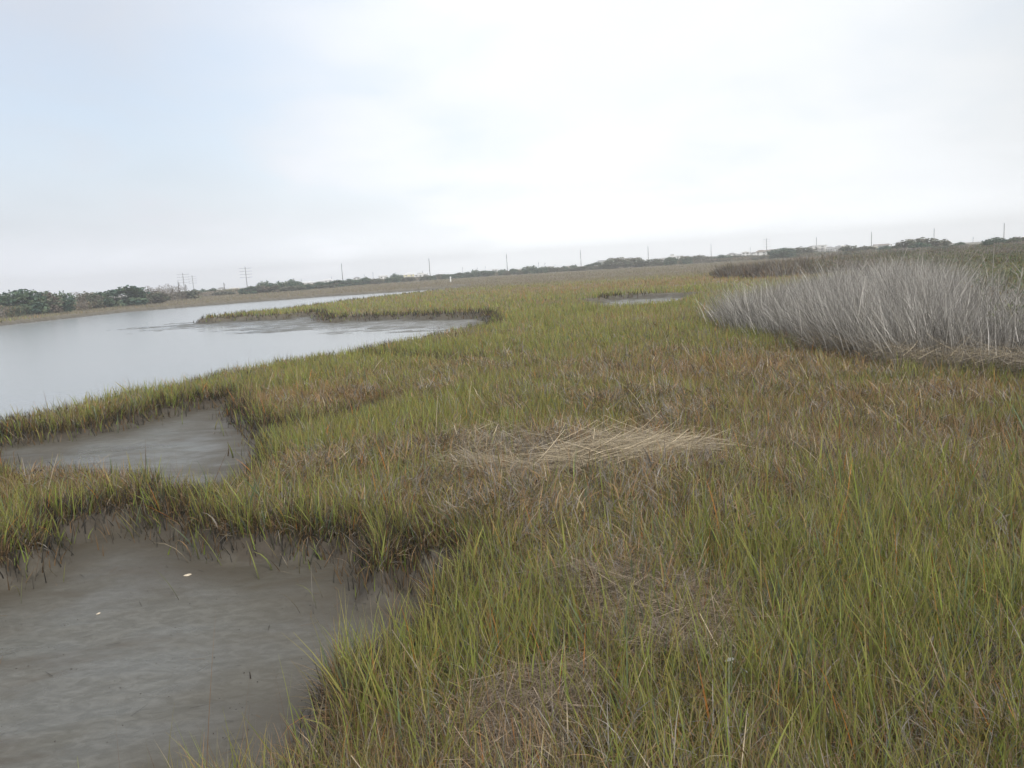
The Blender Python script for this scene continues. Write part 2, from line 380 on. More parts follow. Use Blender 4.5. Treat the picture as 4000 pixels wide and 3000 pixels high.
def sample_polar(n, r_lo, r_hi, r0, amax=43, amin=None):
    u = rng.random(n); k = np.log((1+(r_hi/r0)**2)/(1+(r_lo/r0)**2))
    r = r0*np.sqrt((1+(r_lo/r0)**2)*np.exp(u*k)-1)
    a = np.radians(rng.uniform(-amax if amin is None else amin, amax, n)); return np.sin(a)*r, np.cos(a)*r, r
REED_FRONT = [W(p, q, 0) for p, q in ((2840,1285),(2920,1308),(3050,1325),(3250,1350),(3400,1395),(3560,1425),(3800,1442),(4000,1462),(4300,1500),(4700,1560))]
REED = np.array(REED_FRONT + [at(5200, 15)[:2], at(4700, 17)[:2], at(4300, 20)[:2], at(4000, 24)[:2], at(3750, 36)[:2], at(3550, 52)[:2], at(3300, 44)[:2], at(3050, 37)[:2], at(2880, 32)[:2], W(2835, 1245, 0)])
FARREED = np.array([at(2830, 95)[:2], at(2930, 88)[:2], at(3200, 92)[:2], at(3700, 96)[:2], at(4300, 100)[:2], at(4300, 190)[:2], at(3500, 180)[:2], at(3000, 150)[:2], at(2800, 120)[:2]])

def colour_field(x, y, r, n):
    g = weights(x, y, GREENS); b = weights(x, y, BROWNS)
    na_ = fbm(x, y, 1.3, 31)*.5 + fbm(x, y, 5, 35)*.5
    gg = np.clip(.36 + (na_-.5)*1.7 + g*.55 - b*.6, 0, 1)
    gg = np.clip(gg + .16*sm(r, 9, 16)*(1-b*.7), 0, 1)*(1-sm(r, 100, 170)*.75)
    # beyond the river the marsh is dull tan
    return gg, b
def grass(name, n, r_lo, r_hi, r0, w0, segs, label, hgt=.46, share_dead=.38):
    nt_ = n//5
    x, y, r = sample_polar(nt_, r_lo, r_hi, r0)
    s_cl = .035*(1+r/12)
    rep = 5
    tid = np.repeat(np.arange(nt_), rep); x = x[tid] + rng.normal(0, 1, nt_*rep)*s_cl[tid]; y = y[tid] + rng.normal(0, 1, nt_*rep)*s_cl[tid]
    taz = rng.uniform(0, 2*math.pi, nt_)[tid]; tcol = rng.random(nt_)[tid]
    z, dm = terrain(x, y)
    stray = (rng.random(len(x)) < .45)*rng.exponential(.13, len(x))*(1+r[tid]*.02)
    strag = vn(x, y, .3, 44) > .55
    keep = (dm > -np.where(strag, stray, stray*.25) + .02) & (z > -.36)
    inreed = (sdf(np.stack([x, y], 1), REED) < -.5)
    keep &= ~(inreed & (rng.random(len(x)) < .7))
    x, y, z, dm, tid, taz, tcol = (a[keep] for a in (x, y, z, dm, tid, taz, tcol)); n = len(x); r = np.hypot(x, y)
    P2 = np.stack([x, y], 1)
    flat = np.zeros(n)
    if r_lo < 20:
        for S in (STRAW1, STRAW2, STRAW3): flat = np.maximum(flat, sm(-sdf(P2, S), -.15, .25))
        flat *= (rng.random(n) < (.38+.38*sm(P2[:, 1], 6, 8)))
    gg, b = colour_field(x, y, r, n)
    isg = rng.random(n) < (gg*.47 + .07)
    dead = ~isg
    u = rng.random(n)
    C = np.where(isg[:, None], GREEN*(.7+.6*tcol[:, None]), OLIVE)
    mixo = rng.random(n)[:, None]
    C = np.where(isg[:, None], C*(1-mixo*.45) + OLIVE*mixo*.45, C)
    dc = np.where((u < .46)[:, None], BROWN, np.where((u < .70)[:, None], OLIVE, np.where((u < .82)[:, None], GREY*.8, TAN*.85)))
    C = np.where(dead[:, None], dc, C)
    C = np.where((isg & (rng.random(n) < .12))[:, None], YELLOW, C)
    C = np.where((isg & (rng.random(n) < .15))[:, None], BLUEG*1.1, C)
    C = np.where((rng.random(n) < .018)[:, None], ORANGE, C)
    C = np.where((b*rng.random(n) > .45)[:, None], np.array([.33, .215, .105]), C)
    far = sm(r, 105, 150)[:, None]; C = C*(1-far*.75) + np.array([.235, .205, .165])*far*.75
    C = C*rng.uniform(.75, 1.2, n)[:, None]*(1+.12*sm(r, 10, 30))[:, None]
    patch = (fbm(x, y, 3.0, 77)*.6 + vn(x, y, .7, 78)*.4)
    hh = hgt*(.68+.62*patch)*rng.uniform(.55, 1.15, n)
    hh = np.where(dead, hh*rng.uniform(.35, .95, n), hh*rng.uniform(.6, 1.12, n))
    hh *= 1 - .68*flat
    hh *= 1 + sm(r, 150, 220)*.5
    edge = sm(-dm, -.35, .1)
    spike = (rng.random(n) < .006 + .012*(dm < .5)) & (r < 60); hh = np.where(spike, hh*1.6, hh); C = np.where(spike[:, None], PURPLE, C)
    Wd = w0*(1+.52*r/r0)*rng.lognormal(-.12, .42, n)*np.where(isg, 1.0, .62)*np.where(spike, .6, 1)
    azd = taz + rng.normal(0, 1.0, n)
    th0 = np.where(dead, np.abs(rng.normal(.35, .34, n)), np.abs(rng.normal(.17, .17, n)))
    bent = rng.random(n) < np.where(dead, .5, .12)
    th1 = np.where(bent, rng.uniform(.8, 2.2, n), rng.uniform(.05, .5, n)) + flat*.5
    th1 = np.where(spike, .1, th1)
    k = np.clip(.18 + .9*edge, 0, 1)*rng.uniform(.6, 1, n)  # dark roots: mud stain by the banks, shade between blades painted in
    P = np.stack([x, y, z-.015], 1)
    V, Q, Cc = ribbons(P, hh, Wd, azd, th0, th1, C, segs, (STAIN_SHADE, k), (BROWN*1.2, rng.uniform(0, .55, n)*isg))
    return V, Q, Cc
near = grass('n', 210000, 1.7, 12, 6.0, .0061, 5, '', .56)
mid = grass('m', 850000, 12, 48, 6.0, .0058, 3, '')
farg = grass('f', 600000, 48, 330, 7.5, .0075, 2, '')
V, Q, C = near; o = mesh_np('marsh_grass', V, Q, M_grass, C)
tag(o, 'green and brown marsh grass in the foreground around the near mud creek', 'grass', kind='stuff')
V, Q, C = mid; o = mesh_np('marsh_grass', V, Q, M_grass, C)
tag(o, 'olive marsh grass field in the middle distance beside the river', 'grass', kind='stuff')
V, Q, C = farg; o = mesh_np('marsh_grass', V, Q, M_grass, C)
tag(o, 'hazy far marsh grass on the low spit and beyond the river', 'grass', kind='stuff')
del near, mid, farg, V, Q, C

# creek edge stems: dark mud coat plus bank shade painted into the colour
def fringe():
    A = []
    for L, cl in ((CREEK1, True), (CREEK2, True), (TONGUE[0], False), (DITCH[0], False), (RIVER, True), (GUT[0], False), (POOL[1:5], False)):
        B = np.roll(L, -1, 0) if cl else L[1:]; A0 = L if cl else L[:-1]
        for a, b in zip(A0, B):
            m = (a+b)/2; d = math.hypot(*m)
            if 2 < d < 130 and abs(math.atan2(m[0], m[1])) < .85:
                k = int(np.linalg.norm(b-a)*1500/(1+(d/11)**1.3))+1; q = rng.random((k, 1)); p = a*(1-q)+b*q
                A.append(p + rng.normal(0, .22*(1+d/40), (k, 2)))
    p = np.vstack(A); z, dm = terrain(p[:, 0], p[:, 1]); r = np.hypot(p[:, 0], p[:, 1]); u = rng.exponential(.13, len(p))*(1+r/40)
    k = (dm > -u) & (dm < .28) & (z > -.40); p, z, r, dm = p[k], z[k], r[k], dm[k]; n = len(p)
    C = np.where((rng.random(n) < .6)[:, None], STAIN_SHADE*1.1, BROWN*.35)*rng.uniform(.6, 1.6, n)[:, None]
    C = np.where((rng.random(n) < .10)[:, None], GREEN*.8, C)
    return ribbons(np.stack([p[:, 0], p[:, 1], z-.02], 1), rng.uniform(.12, .40, n)*np.where(dm < -.05, .75, 1)*(1+.25*sm(r, 15, 45)), .0055*(1+r/8)*rng.uniform(.5, 1.4, n), rng.uniform(0, 6.3, n),
                   np.abs(rng.normal(.15, .2, n)), rng.uniform(0, .7, n), C, 3)
V, Q, C = fringe(); o = mesh_np('muddy_shaded_stems', V, Q, M_dry, C); tag(o, 'dark stems with mud coat and painted shade along the edges of the creeks', 'stems', kind='stuff')

# low thatch between the upright blades
def thatch():
    n = 520000; x, y, r = sample_polar(n, 1.6, 34, 6.5)
    z, dm = terrain(x, y); k = (dm > .03); k &= (fbm(x, y, .9, 61) + rng.normal(0, .12, n)) > .33 + .16*sm(r, 8, 18); x, y, z = x[k], y[k], z[k]; n = len(x); r = np.hypot(x, y)
    u = rng.random(n); C = np.where((u < .42)[:, None], GREY*.66, np.where((u < .80)[:, None], BROWN*.92, np.where((u < .93)[:, None], OLIVE*.8, TAN*.9)))*rng.uniform(.5, 1.35, n)[:, None]
    mound = (.05+.30*fbm(x, y, .8, 64)*fbm(x, y, 3, 65)*2)*sm(np.minimum(terrain(x, y)[1], 1), 0, .5)
    swirl = vn(x, y, .6, 67)*12 + rng.normal(0, .9, n)
    return ribbons(np.stack([x, y, z+mound*rng.random(n)**.6], 1), rng.uniform(.10, .34, n), .0036*(1+r/7)*rng.lognormal(-.1, .4, n), swirl,
                   rng.uniform(.1, 1.5, n), rng.uniform(-.2, 2.4, n), C, 4)
V, Q, C = thatch(); o = mesh_np('dead_thatch', V, Q, M_dry, C)
tag(o, 'tangled grey brown dead thatch low between the green blades', 'thatch', kind='stuff')

# flattened straw mats
def in_poly(A, n):
    lo, hi = A.min(0)-.2, A.max(0)+.2; p = rng.uniform(lo, hi, (n*5, 2)); d = -sdf(p, A)
    d = d + (vn(p[:, 0], p[:, 1], .35, 63)-.5)*.5 + rng.normal(0, .07, len(p)); return p[d > .03][:n]
def straw(A, n, az0, spread, col, L0, L1, z0, z1, wd):
    p = in_poly(A, n); n = len(p); z, dm = terrain(p[:, 0], p[:, 1]); L = rng.uniform(L0, L1, n)
    az = rng.normal(az0, spread, n) + math.pi*(rng.random(n) < .5)
    C = col[None]*rng.lognormal(-.1, .38, n)[:, None]
    hump = .10*fbm(p[:, 0], p[:, 1], .6, 90)
    zz = z + rng.uniform(z0, z1, n) + hump
    P = np.stack([p[:, 0]-np.cos(az)*L/2, p[:, 1]-np.sin(az)*L/2, zz], 1)
    return ribbons(P, L, np.full(n, wd)*rng.uniform(.6, 1.3, n), az, rng.normal(1.47, .14, n), rng.normal(.1, .22, n), C, 4, taper=.4, zig=.04)
S1B = PL([(2180,1790,.3),(2300,1735,.3),(2500,1715,.3),(2860,1745,.3),(2760,1775,.3),(2520,1795,.3),(2250,1810,.3)])
S1C = PL([(1730,1770,.3),(1850,1790,.3),(2100,1820,.3),(2300,1800,.3),(2300,1840,.3),(2000,1860,.3),(1800,1835,.3)])
V, Q, C = join([straw(S1B, 1150, .12, .34, TAN*1.05, .35, 1.0, .16, .34, .0085), straw(STRAW1, 2400, .1, 1.1, TAN*.72, .15, .6, .10, .32, .0065),
                straw(S1C, 700, -.25, .5, TAN*.85, .3, .8, .2, .30, .0075), straw(STRAW1, 5200, 0, 1.6, GREY*.75, .15, .4, .05, .2, .006)])
o = mesh_np('straw_mat', V, Q, M_dry, C); tag(o, 'pale flattened straw mat lying on the grass, brightest and farthest of the mats', 'straw', kind='stuff')
V, Q, C = join([straw(STRAW2, 5200, .1, .8, (GREY+BROWN)*.42, .08, .35, .06, .24, .0042), straw(STRAW2, 60, .1, .7, TAN*.6, .3, .7, .12, .26, .0045)])
o = mesh_np('straw_mat', V, Q, M_dry, C); tag(o, 'grey brown flattened straw swirled among green blades at lower centre right', 'straw', kind='stuff')
V, Q, C = join([straw(STRAW3, 3600, .5, 1.2, (GREY+BROWN)*.38, .08, .30, .05, .22, .0040), straw(STRAW3, 45, .55, .8, TAN*.58, .25, .6, .12, .24, .0045)])
o = mesh_np('straw_mat', V, Q, M_dry, C); tag(o, 'grey matted straw nearest the camera by the bottom edge', 'straw', kind='stuff')

# loose pale stalks sticking out all over
def stalks():
    n = 700; x, y, r = sample_polar(n, 2.5, 34, 9); z, dm = terrain(x, y); k = dm > .15; x, y, z = x[k], y[k], z[k]; n = len(x); r = np.hypot(x, y)
    C = TAN[None]*rng.uniform(.45, 1.05, n)[:, None]
    return ribbons(np.stack([x, y, z+.05], 1), rng.uniform(.35, .8, n), .005*(1+r/9), rng.uniform(0, 6.3, n), rng.uniform(.1, 1.35, n), rng.uniform(0, .4, n), C, 3, taper=.5)
REEDFOOT = np.array([W(p, q+38, .1) for p, q in ((3130,1325),(3250,1345),(3400,1380),(3560,1415),(3800,1432),(4000,1450),(4300,1490))] + [W(p, q-8, .1) for p, q in ((4300,1490),(4000,1450),(3800,1432),(3560,1415),(3400,1380),(3250,1345),(3130,1320))])
V, Q, C = join([straw(REEDFOOT, 3800, .1, .8, TAN*.8, .3, 1.0, .16, .50, .008), straw(REEDFOOT, 5000, .1, 1.3, GREY*.7, .2, .8, .05, .34, .007)])
o = mesh_np('straw_mat', V, Q, M_dry, C); tag(o, 'collapsed tan straw along the foot of the tall grey reeds', 'straw', kind='stuff')
V, Q, C = stalks(); o = mesh_np('dry_stalks', V, Q, M_dry, C); tag(o, 'loose pale dry stalks poking out of the marsh grass', 'stalks', kind='stuff')

# ------------------------------------------------------------------ tall grey reeds and scrub on the right
def reeds(A, n, hgt, wd, cols, lean, label, name, tuft=.26, coarse=0):
    lo, hi = A.min(0)-.3, A.max(0)+.3; nc = n//45; c = rng.uniform(lo, hi, (nc*8, 2)); d = -sdf(c, A) + (vn(c[:, 0], c[:, 1], 1.5, 51)-.5)*1.6 - .15
    r = np.hypot(c[:, 0], c[:, 1]); k = (d > 0) & (rng.random(len(c)) < 1.6/(1+(r/25)**2)) & (vn(c[:, 0], c[:, 1], .8, 59) > .22); c = c[k][:nc]; d = d[k][:nc]; nc = len(c)
    cr = rng.random(nc); ch = rng.uniform(.68, 1.1, nc)*(.66+.60*fbm(c[:, 0], c[:, 1], 2.2, 57, 2)); cb = rng.lognormal(0, .30, nc); cl_ = rng.normal(lean, 1.9, nc); ct = np.abs(rng.normal(.17, .2, nc))
    def layer(m, wdm, hm, bend, tone):
        i = rng.integers(0, nc, m); rc = np.hypot(c[i, 0], c[i, 1]); sp = tuft*(1+rc/60); off = rng.normal(0, 1, (m, 2))*sp[:, None]; p = c[i]+off
        r = np.hypot(p[:, 0], p[:, 1]); z, _ = terrain(p[:, 0], p[:, 1])
        h = hgt*hm*ch[i]*rng.uniform(.5, 1.1, m)*(.86+.14*sm(d[i], 0, 1.0))*(.80+.20*sm(r, 14, 27))
        q = cr[i]*.5 + rng.random(m)*.5; C = np.array(cols)[np.minimum((q*len(cols)).astype(int), len(cols)-1)]*(cb[i]*rng.lognormal(-.05, .33, m)*tone)[:, None]
        vx = off[:, 0]/sp*.22 + np.cos(cl_[i])*ct[i] + rng.normal(0, .07, m); vy = off[:, 1]/sp*.22 + np.sin(cl_[i])*ct[i] + rng.normal(0, .07, m)
        b = rng.random(m) < bend
        return ribbons(np.stack([p[:, 0], p[:, 1], z-.03], 1), h, wd*wdm*(1+r/24)*np.minimum(rng.lognormal(-.3, .4, m), 1.5), np.arctan2(vy, vx), np.hypot(vx, vy)*(.5+.5*sm(d[i], 0, .8)),
                       np.where(b, rng.uniform(.5, 1.6, m), rng.uniform(.05, .5, m)), C, 4, zig=.035)
    L = [layer(n, 1, 1, .4, 1.0)]
    if coarse: L += [layer(coarse, 1.25, 1.15, .4, 1.25), layer(coarse*3, 1.1, .6, .9, 1.05)]
    V, Q, C = join(L); o = mesh_np(name, V, Q, M_dry, C); tag(o, label, 'reeds', kind='stuff'); return o
reeds(REED, 120000, 2.05, .0062, [GREYB*1.15, GREYB*.75, GREYB*.55+OLIVE*.1, GREYB*1.55, GREYB*1.35, GREYB*1.05], 3.0, 'tall dead grey reeds standing in a dense stand at the right', 'dead_reeds', .24, 7000)
reeds(FARREED, 90000, 1.8, .012, [GREYN*.45, BROWN*.42, GREYN*.55, OLIVE*.48], 3.0, 'low dark grey reed bank behind the green strip, beyond the dead reeds', 'reed_bank')

def leafies(A, n, h0, h1, size, cols, name, label, cat='scrub', rr0=30, seed=3):
    lo, hi = A.min(0), A.max(0); p = rng.uniform(lo, hi, (n*4, 2)); d = -sdf(p, A) + (vn(p[:, 0], p[:, 1], 2.5, seed)-.5)*3
    r = np.hypot(p[:, 0], p[:, 1]); k = (d > 0) & (rng.random(len(p)) < 1.6/(1+(r/rr0)**2)); p = p[k][:n]; r = r[k][:n]; n = len(p)
    z, _ = terrain(p[:, 0], p[:, 1]); top = h0 + (h1-h0)*fbm(p[:, 0], p[:, 1], 4.5, seed+5)
    top = top*(.8+.35*vn(p[:, 0], p[:, 1], .9, seed+8))
    zz = z + top*(1-rng.random(n)**2*.75)
    cf = np.clip(fbm(p[:, 0], p[:, 1], 6.0, seed+11, 2)*2.2-.55 + rng.normal(0, .22, n), 0, .999); C = np.array(cols)[(cf*len(cols)).astype(int)]*rng.uniform(.55, 1.4, n)[:, None]
    return ribbons(np.stack([p[:, 0], p[:, 1], zz], 1), size*(1+r/(60 if size < .1 else 300))*rng.uniform(.6, 1.7, n), size*(.42 if size < .1 else .05)*(1+r/45)*rng.uniform(.5, 1.3, n),
                   rng.uniform(0, 6.3, n), rng.uniform(.1, 1.5, n), rng.uniform(0, .8, n), C, 2)
SCRUB = np.array([at(4900, 15)[:2], at(4400, 16.5)[:2], at(4000, 19)[:2], at(3800, 25)[:2], at(3640, 33)[:2], at(3560, 44)[:2], at(3450, 58)[:2], at(3280, 66)[:2], at(3160, 84)[:2], at(3300, 150)[:2], at(3800, 170)[:2], at(4500, 170)[:2], at(5000, 60)[:2]])
V, Q, C = leafies(SCRUB, 330000, 1.2, 1.8, .045, [GREY*.6, BROWN*.75, GREY*.5, OLIVE*.55, np.array([.10, .155, .075]), np.array([.09, .16, .08]), np.array([.14, .17, .06])], 'green_scrub', '')
s2 = leafies(SCRUB, 90000, 1.0, 1.6, .22, [GREY*.7, GREY*.55, BROWN*.6, OLIVE*.6], 'x', '')
V, Q, C = join([(V, Q, C), s2]); o = mesh_np('scrub_thicket', V, Q, M_leaf, C); tag(o, 'dense green and brown scrub rising behind the grey reeds', 'scrub', kind='stuff')

# pale bare stems that stand above the reeds
def bare_stem(px, py_top, d, h, lean, label, seed):
    r_ = np.random.default_rng(seed); x, y, zt = at(px, d, py_top); z0 = max(0, zt-h); mb = MB()
    pts = []; X = lean*h; 
    for k in range(6):
        t = k/5; pts.append((X*t + r_.normal(0, .03), r_.normal(0, .03), (zt-z0)*t))
    mb.tube(pts, [.010*(1-.6*k/5) for k in range(6)], 5)
    for j in range(7):
        k = r_.integers(1, 5); p = pts[k]; dx = r_.choice([-1, 1])*r_.uniform(.1, .3); mb.tube([p, (p[0]+dx*.5, p[1]+r_.normal(0, .1), p[2]+.16), (p[0]+dx, p[1]+r_.normal(0, .1), p[2]+r_.uniform(.25, .4))], [.006, .004, .002], 4)
    o = mb.build('dead_sapling', M_stem); o.location = (x-X, y, z0); tag(o, label, 'stem', 'pale bare stems above the reeds')
M_stem = plain('bleached_wood', (.50, .47, .43), .8)
M_leafy = blade_mat('tree_leaves', .15, .6, .25)
for i, s in enumerate([(3380, 1010, 30, 1.6, .25, 'pale bare stem forked near its top, leftmost above the grey reeds'),
    (3195, 1012, 30, 1.5, -.35, 'thin pale stem leaning left, standing above the reeds below the white houses'),
    (3620, 1035, 24, 1.3, .15, 'short bright bleached stem in the reeds, kinked at mid height'),
    (3590, 1040, 24, 1.3, .0, 'upright bleached stem just left of the kinked one'),
    (3680, 1040, 23, 1.4, -.25, 'bleached stem leaning left beside a green patch of scrub'),
    (3840, 1000, 21, 1.6, .55, 'long pale stem leaning far right across the green scrub'),
    (3455, 1030, 27, 1.4, -.1, 'thin grey stem between the two forked stems'),
    (3990, 1045, 18, 1.4, .05, 'pale upright stem at the right edge of the scrub'),
    (3290, 1045, 27, 1.3, .12, 'short grey stem rising over the middle of the reeds')]): bare_stem(*s, seed=100+i)

# ------------------------------------------------------------------ far treeline: low brush as one mass
def brush():
    lo = [(-700,128),(0,140),(300,160),(520,190),(760,245),(900,285),(1100,300),(1300,340),(1600,400),(2000,425),(2400,400),(2800,400),(3100,370),(3500,280),(3900,230),(4500,190)]
    parts = []
    px = rng.uniform(-700, 4600, 150000); xs = [a for a, b in lo]; ds = [b for a, b in lo]
    d = np.where(px > 935, .88, 1.0)*np.interp(px, xs, ds)*(1+np.abs(rng.normal(0, .10, len(px))))
    pts = np.array([at(a, 1.0)[:2] for a in np.linspace(-700, 4600, 200)]); ux = np.interp(px, np.linspace(-700, 4600, 200), pts[:, 0]); uy = np.interp(px, np.linspace(-700, 4600, 200), pts[:, 1])
    x, y = ux*d, uy*d; z, _ = terrain(x, y)
    top = .7 + .9*fbm(x, y, 9, 71) + .8*vn(x, y, 3, 73)*fbm(x, y, 20, 74); k = _ > 6
    top *= 1
    zz = z + top*(1-rng.random(len(x))**1.6)
    cf = np.clip(fbm(x, y, 8, 81)*1.8-.4 + rng.normal(0, .15, len(x)), 0, .999)
    cols = np.array([GREY*.62, GREY*.52+BROWN*.12, BROWN*.5+GREY*.2, OLIVE*.5+GREY*.15, np.array([.12, .14, .085]), np.array([.095, .125, .075])])
    C = cols[(cf*len(cols)).astype(int)]*rng.uniform(.6, 1.35, len(x))[:, None]
    s = d/400
    V = ribbons(np.stack([x, y, zz], 1)[k], (.2+.35*s)[k]*rng.uniform(.5, 1.4, k.sum()), (.10+.22*s)[k]*rng.uniform(.5, 1.3, k.sum()), rng.uniform(0, 6.3, k.sum()),
                rng.uniform(0, 1.5, k.sum()), rng.uniform(0, .6, k.sum()), C[k], 1)
    return V
V, Q, C = brush(); o = mesh_np('low_brush', V, Q, M_leafy, C); tag(o, 'low grey green brush in a hazy strip along the far shore', 'brush', kind='stuff')

# ------------------------------------------------------------------ bushes and trees on the skyline (unit size: width 1, height 1)
def crown_mesh(seed, cols, n=2600, style='dome', leaf=.045):
    r_ = np.random.default_rng(seed); L = []
    k = {'dome': 9, 'ragged': 8, 'flat': 10, 'bare': 8}[style]
    for i in range(k):
        u = (i+.5)/k-.5
        if style == 'flat': zc = .74 + .10*math.sin(u*5+seed); rz = .16
        elif style == 'ragged': zc = .50+r_.uniform(-.08, .20); rz = .24
        else: zc = .34 + .36*math.sqrt(max(0, 1-(2.0*u)**2)); rz = .22
        L.append((u*.80, r_.normal(0, .13), zc+r_.normal(0, .03), r_.uniform(.11, .20), r_.uniform(.11, .2), rz))
    for i in range(14): L.append(((i+.5)/14*.84-.42, r_.normal(0, .15), r_.uniform(.10, .34)+.22*(i % 2), .11, .14, .17))
    L = np.array(L); li = r_.integers(0, len(L), n); q = r_.normal(size=(n, 3)); q /= np.linalg.norm(q, axis=1)[:, None]
    q *= (r_.random(n)**.30)[:, None]*(1+.22*np.sin(q[:, 0:1]*7+li[:, None])); P = L[li, :3] + q*L[li, 3:]; P[:, 0] /= 2*np.percentile(np.abs(P[:, 0]), 97); P[:, 2] = np.maximum(P[:, 2]/np.percentile(P[:, 2], 99.3), .02)
    sgn = fbm(P[:, 0]*10+50, P[:, 2]*10+P[:, 1]*8+50, 1.4, seed)
    C = np.array(cols)[np.clip((sgn*1.5-.25 + r_.normal(0, .12, n))*len(cols), 0, len(cols)-1).astype(int)]*r_.uniform(.6, 1.4, n)[:, None]
    e = r_.normal(size=(n, 3)); e /= np.linalg.norm(e, axis=1)[:, None]; f = np.cross(e, r_.normal(size=(n, 3))); f /= np.linalg.norm(f, axis=1)[:, None]
    s = leaf*r_.uniform(.5, 1.5, n)[:, None]; tw = .16 if style == 'bare' else .62; ln = 1.7 if style == 'bare' else 1
    Vv = np.stack([P-e*s*ln, P+f*s*tw, P+e*s*ln, P-f*s*tw], 1).reshape(-1, 3); Qq = np.arange(n*4).reshape(-1, 4)
    return mesh_np('crown', Vv, Qq, M_leafy, np.repeat(C, 4, 0), parent='mesh')
def trunk_mesh(seed, mat, tall=.7, n=4, r0=.016):
    r_ = np.random.default_rng(seed); mb = MB()
    for i in range(n):
        a = r_.uniform(-.32, .32); b = r_.normal(0, .1); m = (a*.45+r_.normal(0, .02), b*.4, tall*.45)
        mb.tube([(a*.25, 0, -.04), m, (a, b, tall*r_.uniform(.75, 1))], [r0, r0*.7, r0*.25], 5)
        mb.tube([m, (m[0]+r_.uniform(-.15, .15), m[1], tall*.7), (m[0]+r_.uniform(-.25, .25), m[1]+.1, tall*.95)], [r0*.6, r0*.35, r0*.15], 4)
    return mb.mesh('trunk', mat)
M_bark = plain('bark', (.16, .14, .12), .85); M_pale = plain('pale_bark', (.42, .38, .33), .85)
DG = [np.array([.022, .042, .032]), np.array([.030, .050, .034]), np.array([.040, .060, .036]), np.array([.055, .070, .040])]
DG = [c*2.6 for c in DG]  # dark greens lifted to put distance haze into the leaf colour
GG = [np.array([.07, .085, .055]), np.array([.09, .10, .065]), np.array([.12, .115, .085]), np.array([.10, .09, .07])]
GG = [c*1.7 for c in GG]  # paler too, with haze painted into these leaves
BR = [np.array([.11, .09, .07]), np.array([.15, .125, .10]), np.array([.19, .165, .14])]
BR = [c*1.3 for c in BR]
CR = {'dark': [crown_mesh(s, DG, 2800, st) for s, st in ((1, 'dome'), (2, 'ragged'), (3, 'flat'), (4, 'dome'))],
      'grey': [crown_mesh(s, GG, 2600, st) for s, st in ((11, 'dome'), (12, 'ragged'), (13, 'dome'))],
      'bare': [crown_mesh(s, BR, 1100, 'bare', .05) for s in (21, 22, 23)],
      'brown': [crown_mesh(s, BR[:2] + GG[:2], 2600, st) for s, st in ((31, 'ragged'), (32, 'dome'))]}
TR = [trunk_mesh(s, M_bark) for s in (1, 2, 3)]; TRP = [trunk_mesh(s, M_pale, .85, 6, .012) for s in (4, 5, 6)]
def bush(kind, x0, x1, top, d, label, var=None, depth=None):
    px = (x0+x1)/2; d *= (.86 if x0 > 935 else 1.0); x, y, zt = at(px, d, top); wd = (x1-x0)*d/FPX*1.12; h = zt-gz(x, y)
    i = int(x0*7+top) if var is None else var
    e = empty({'dark': 'evergreen_shrub', 'grey': 'coastal_shrub', 'bare': 'bare_tree', 'brown': 'coastal_shrub'}[kind], x, y, gz(x, y), math.atan2(-x, y))
    tag(e, label, 'bare tree' if kind == 'bare' else 'shrub', 'shrubs and trees along the far shore')
    c = CR[kind]; sc = (wd, (depth or wd*.8), h)
    sg = 1 if (i//3) % 2 else -1
    link('crown', c[i % len(c)], e, sc=(sc[0]*sg, sc[1], sc[2]))
    link('trunk', (TRP if kind in ('bare',) else TR)[i % 3], e, sc=sc)
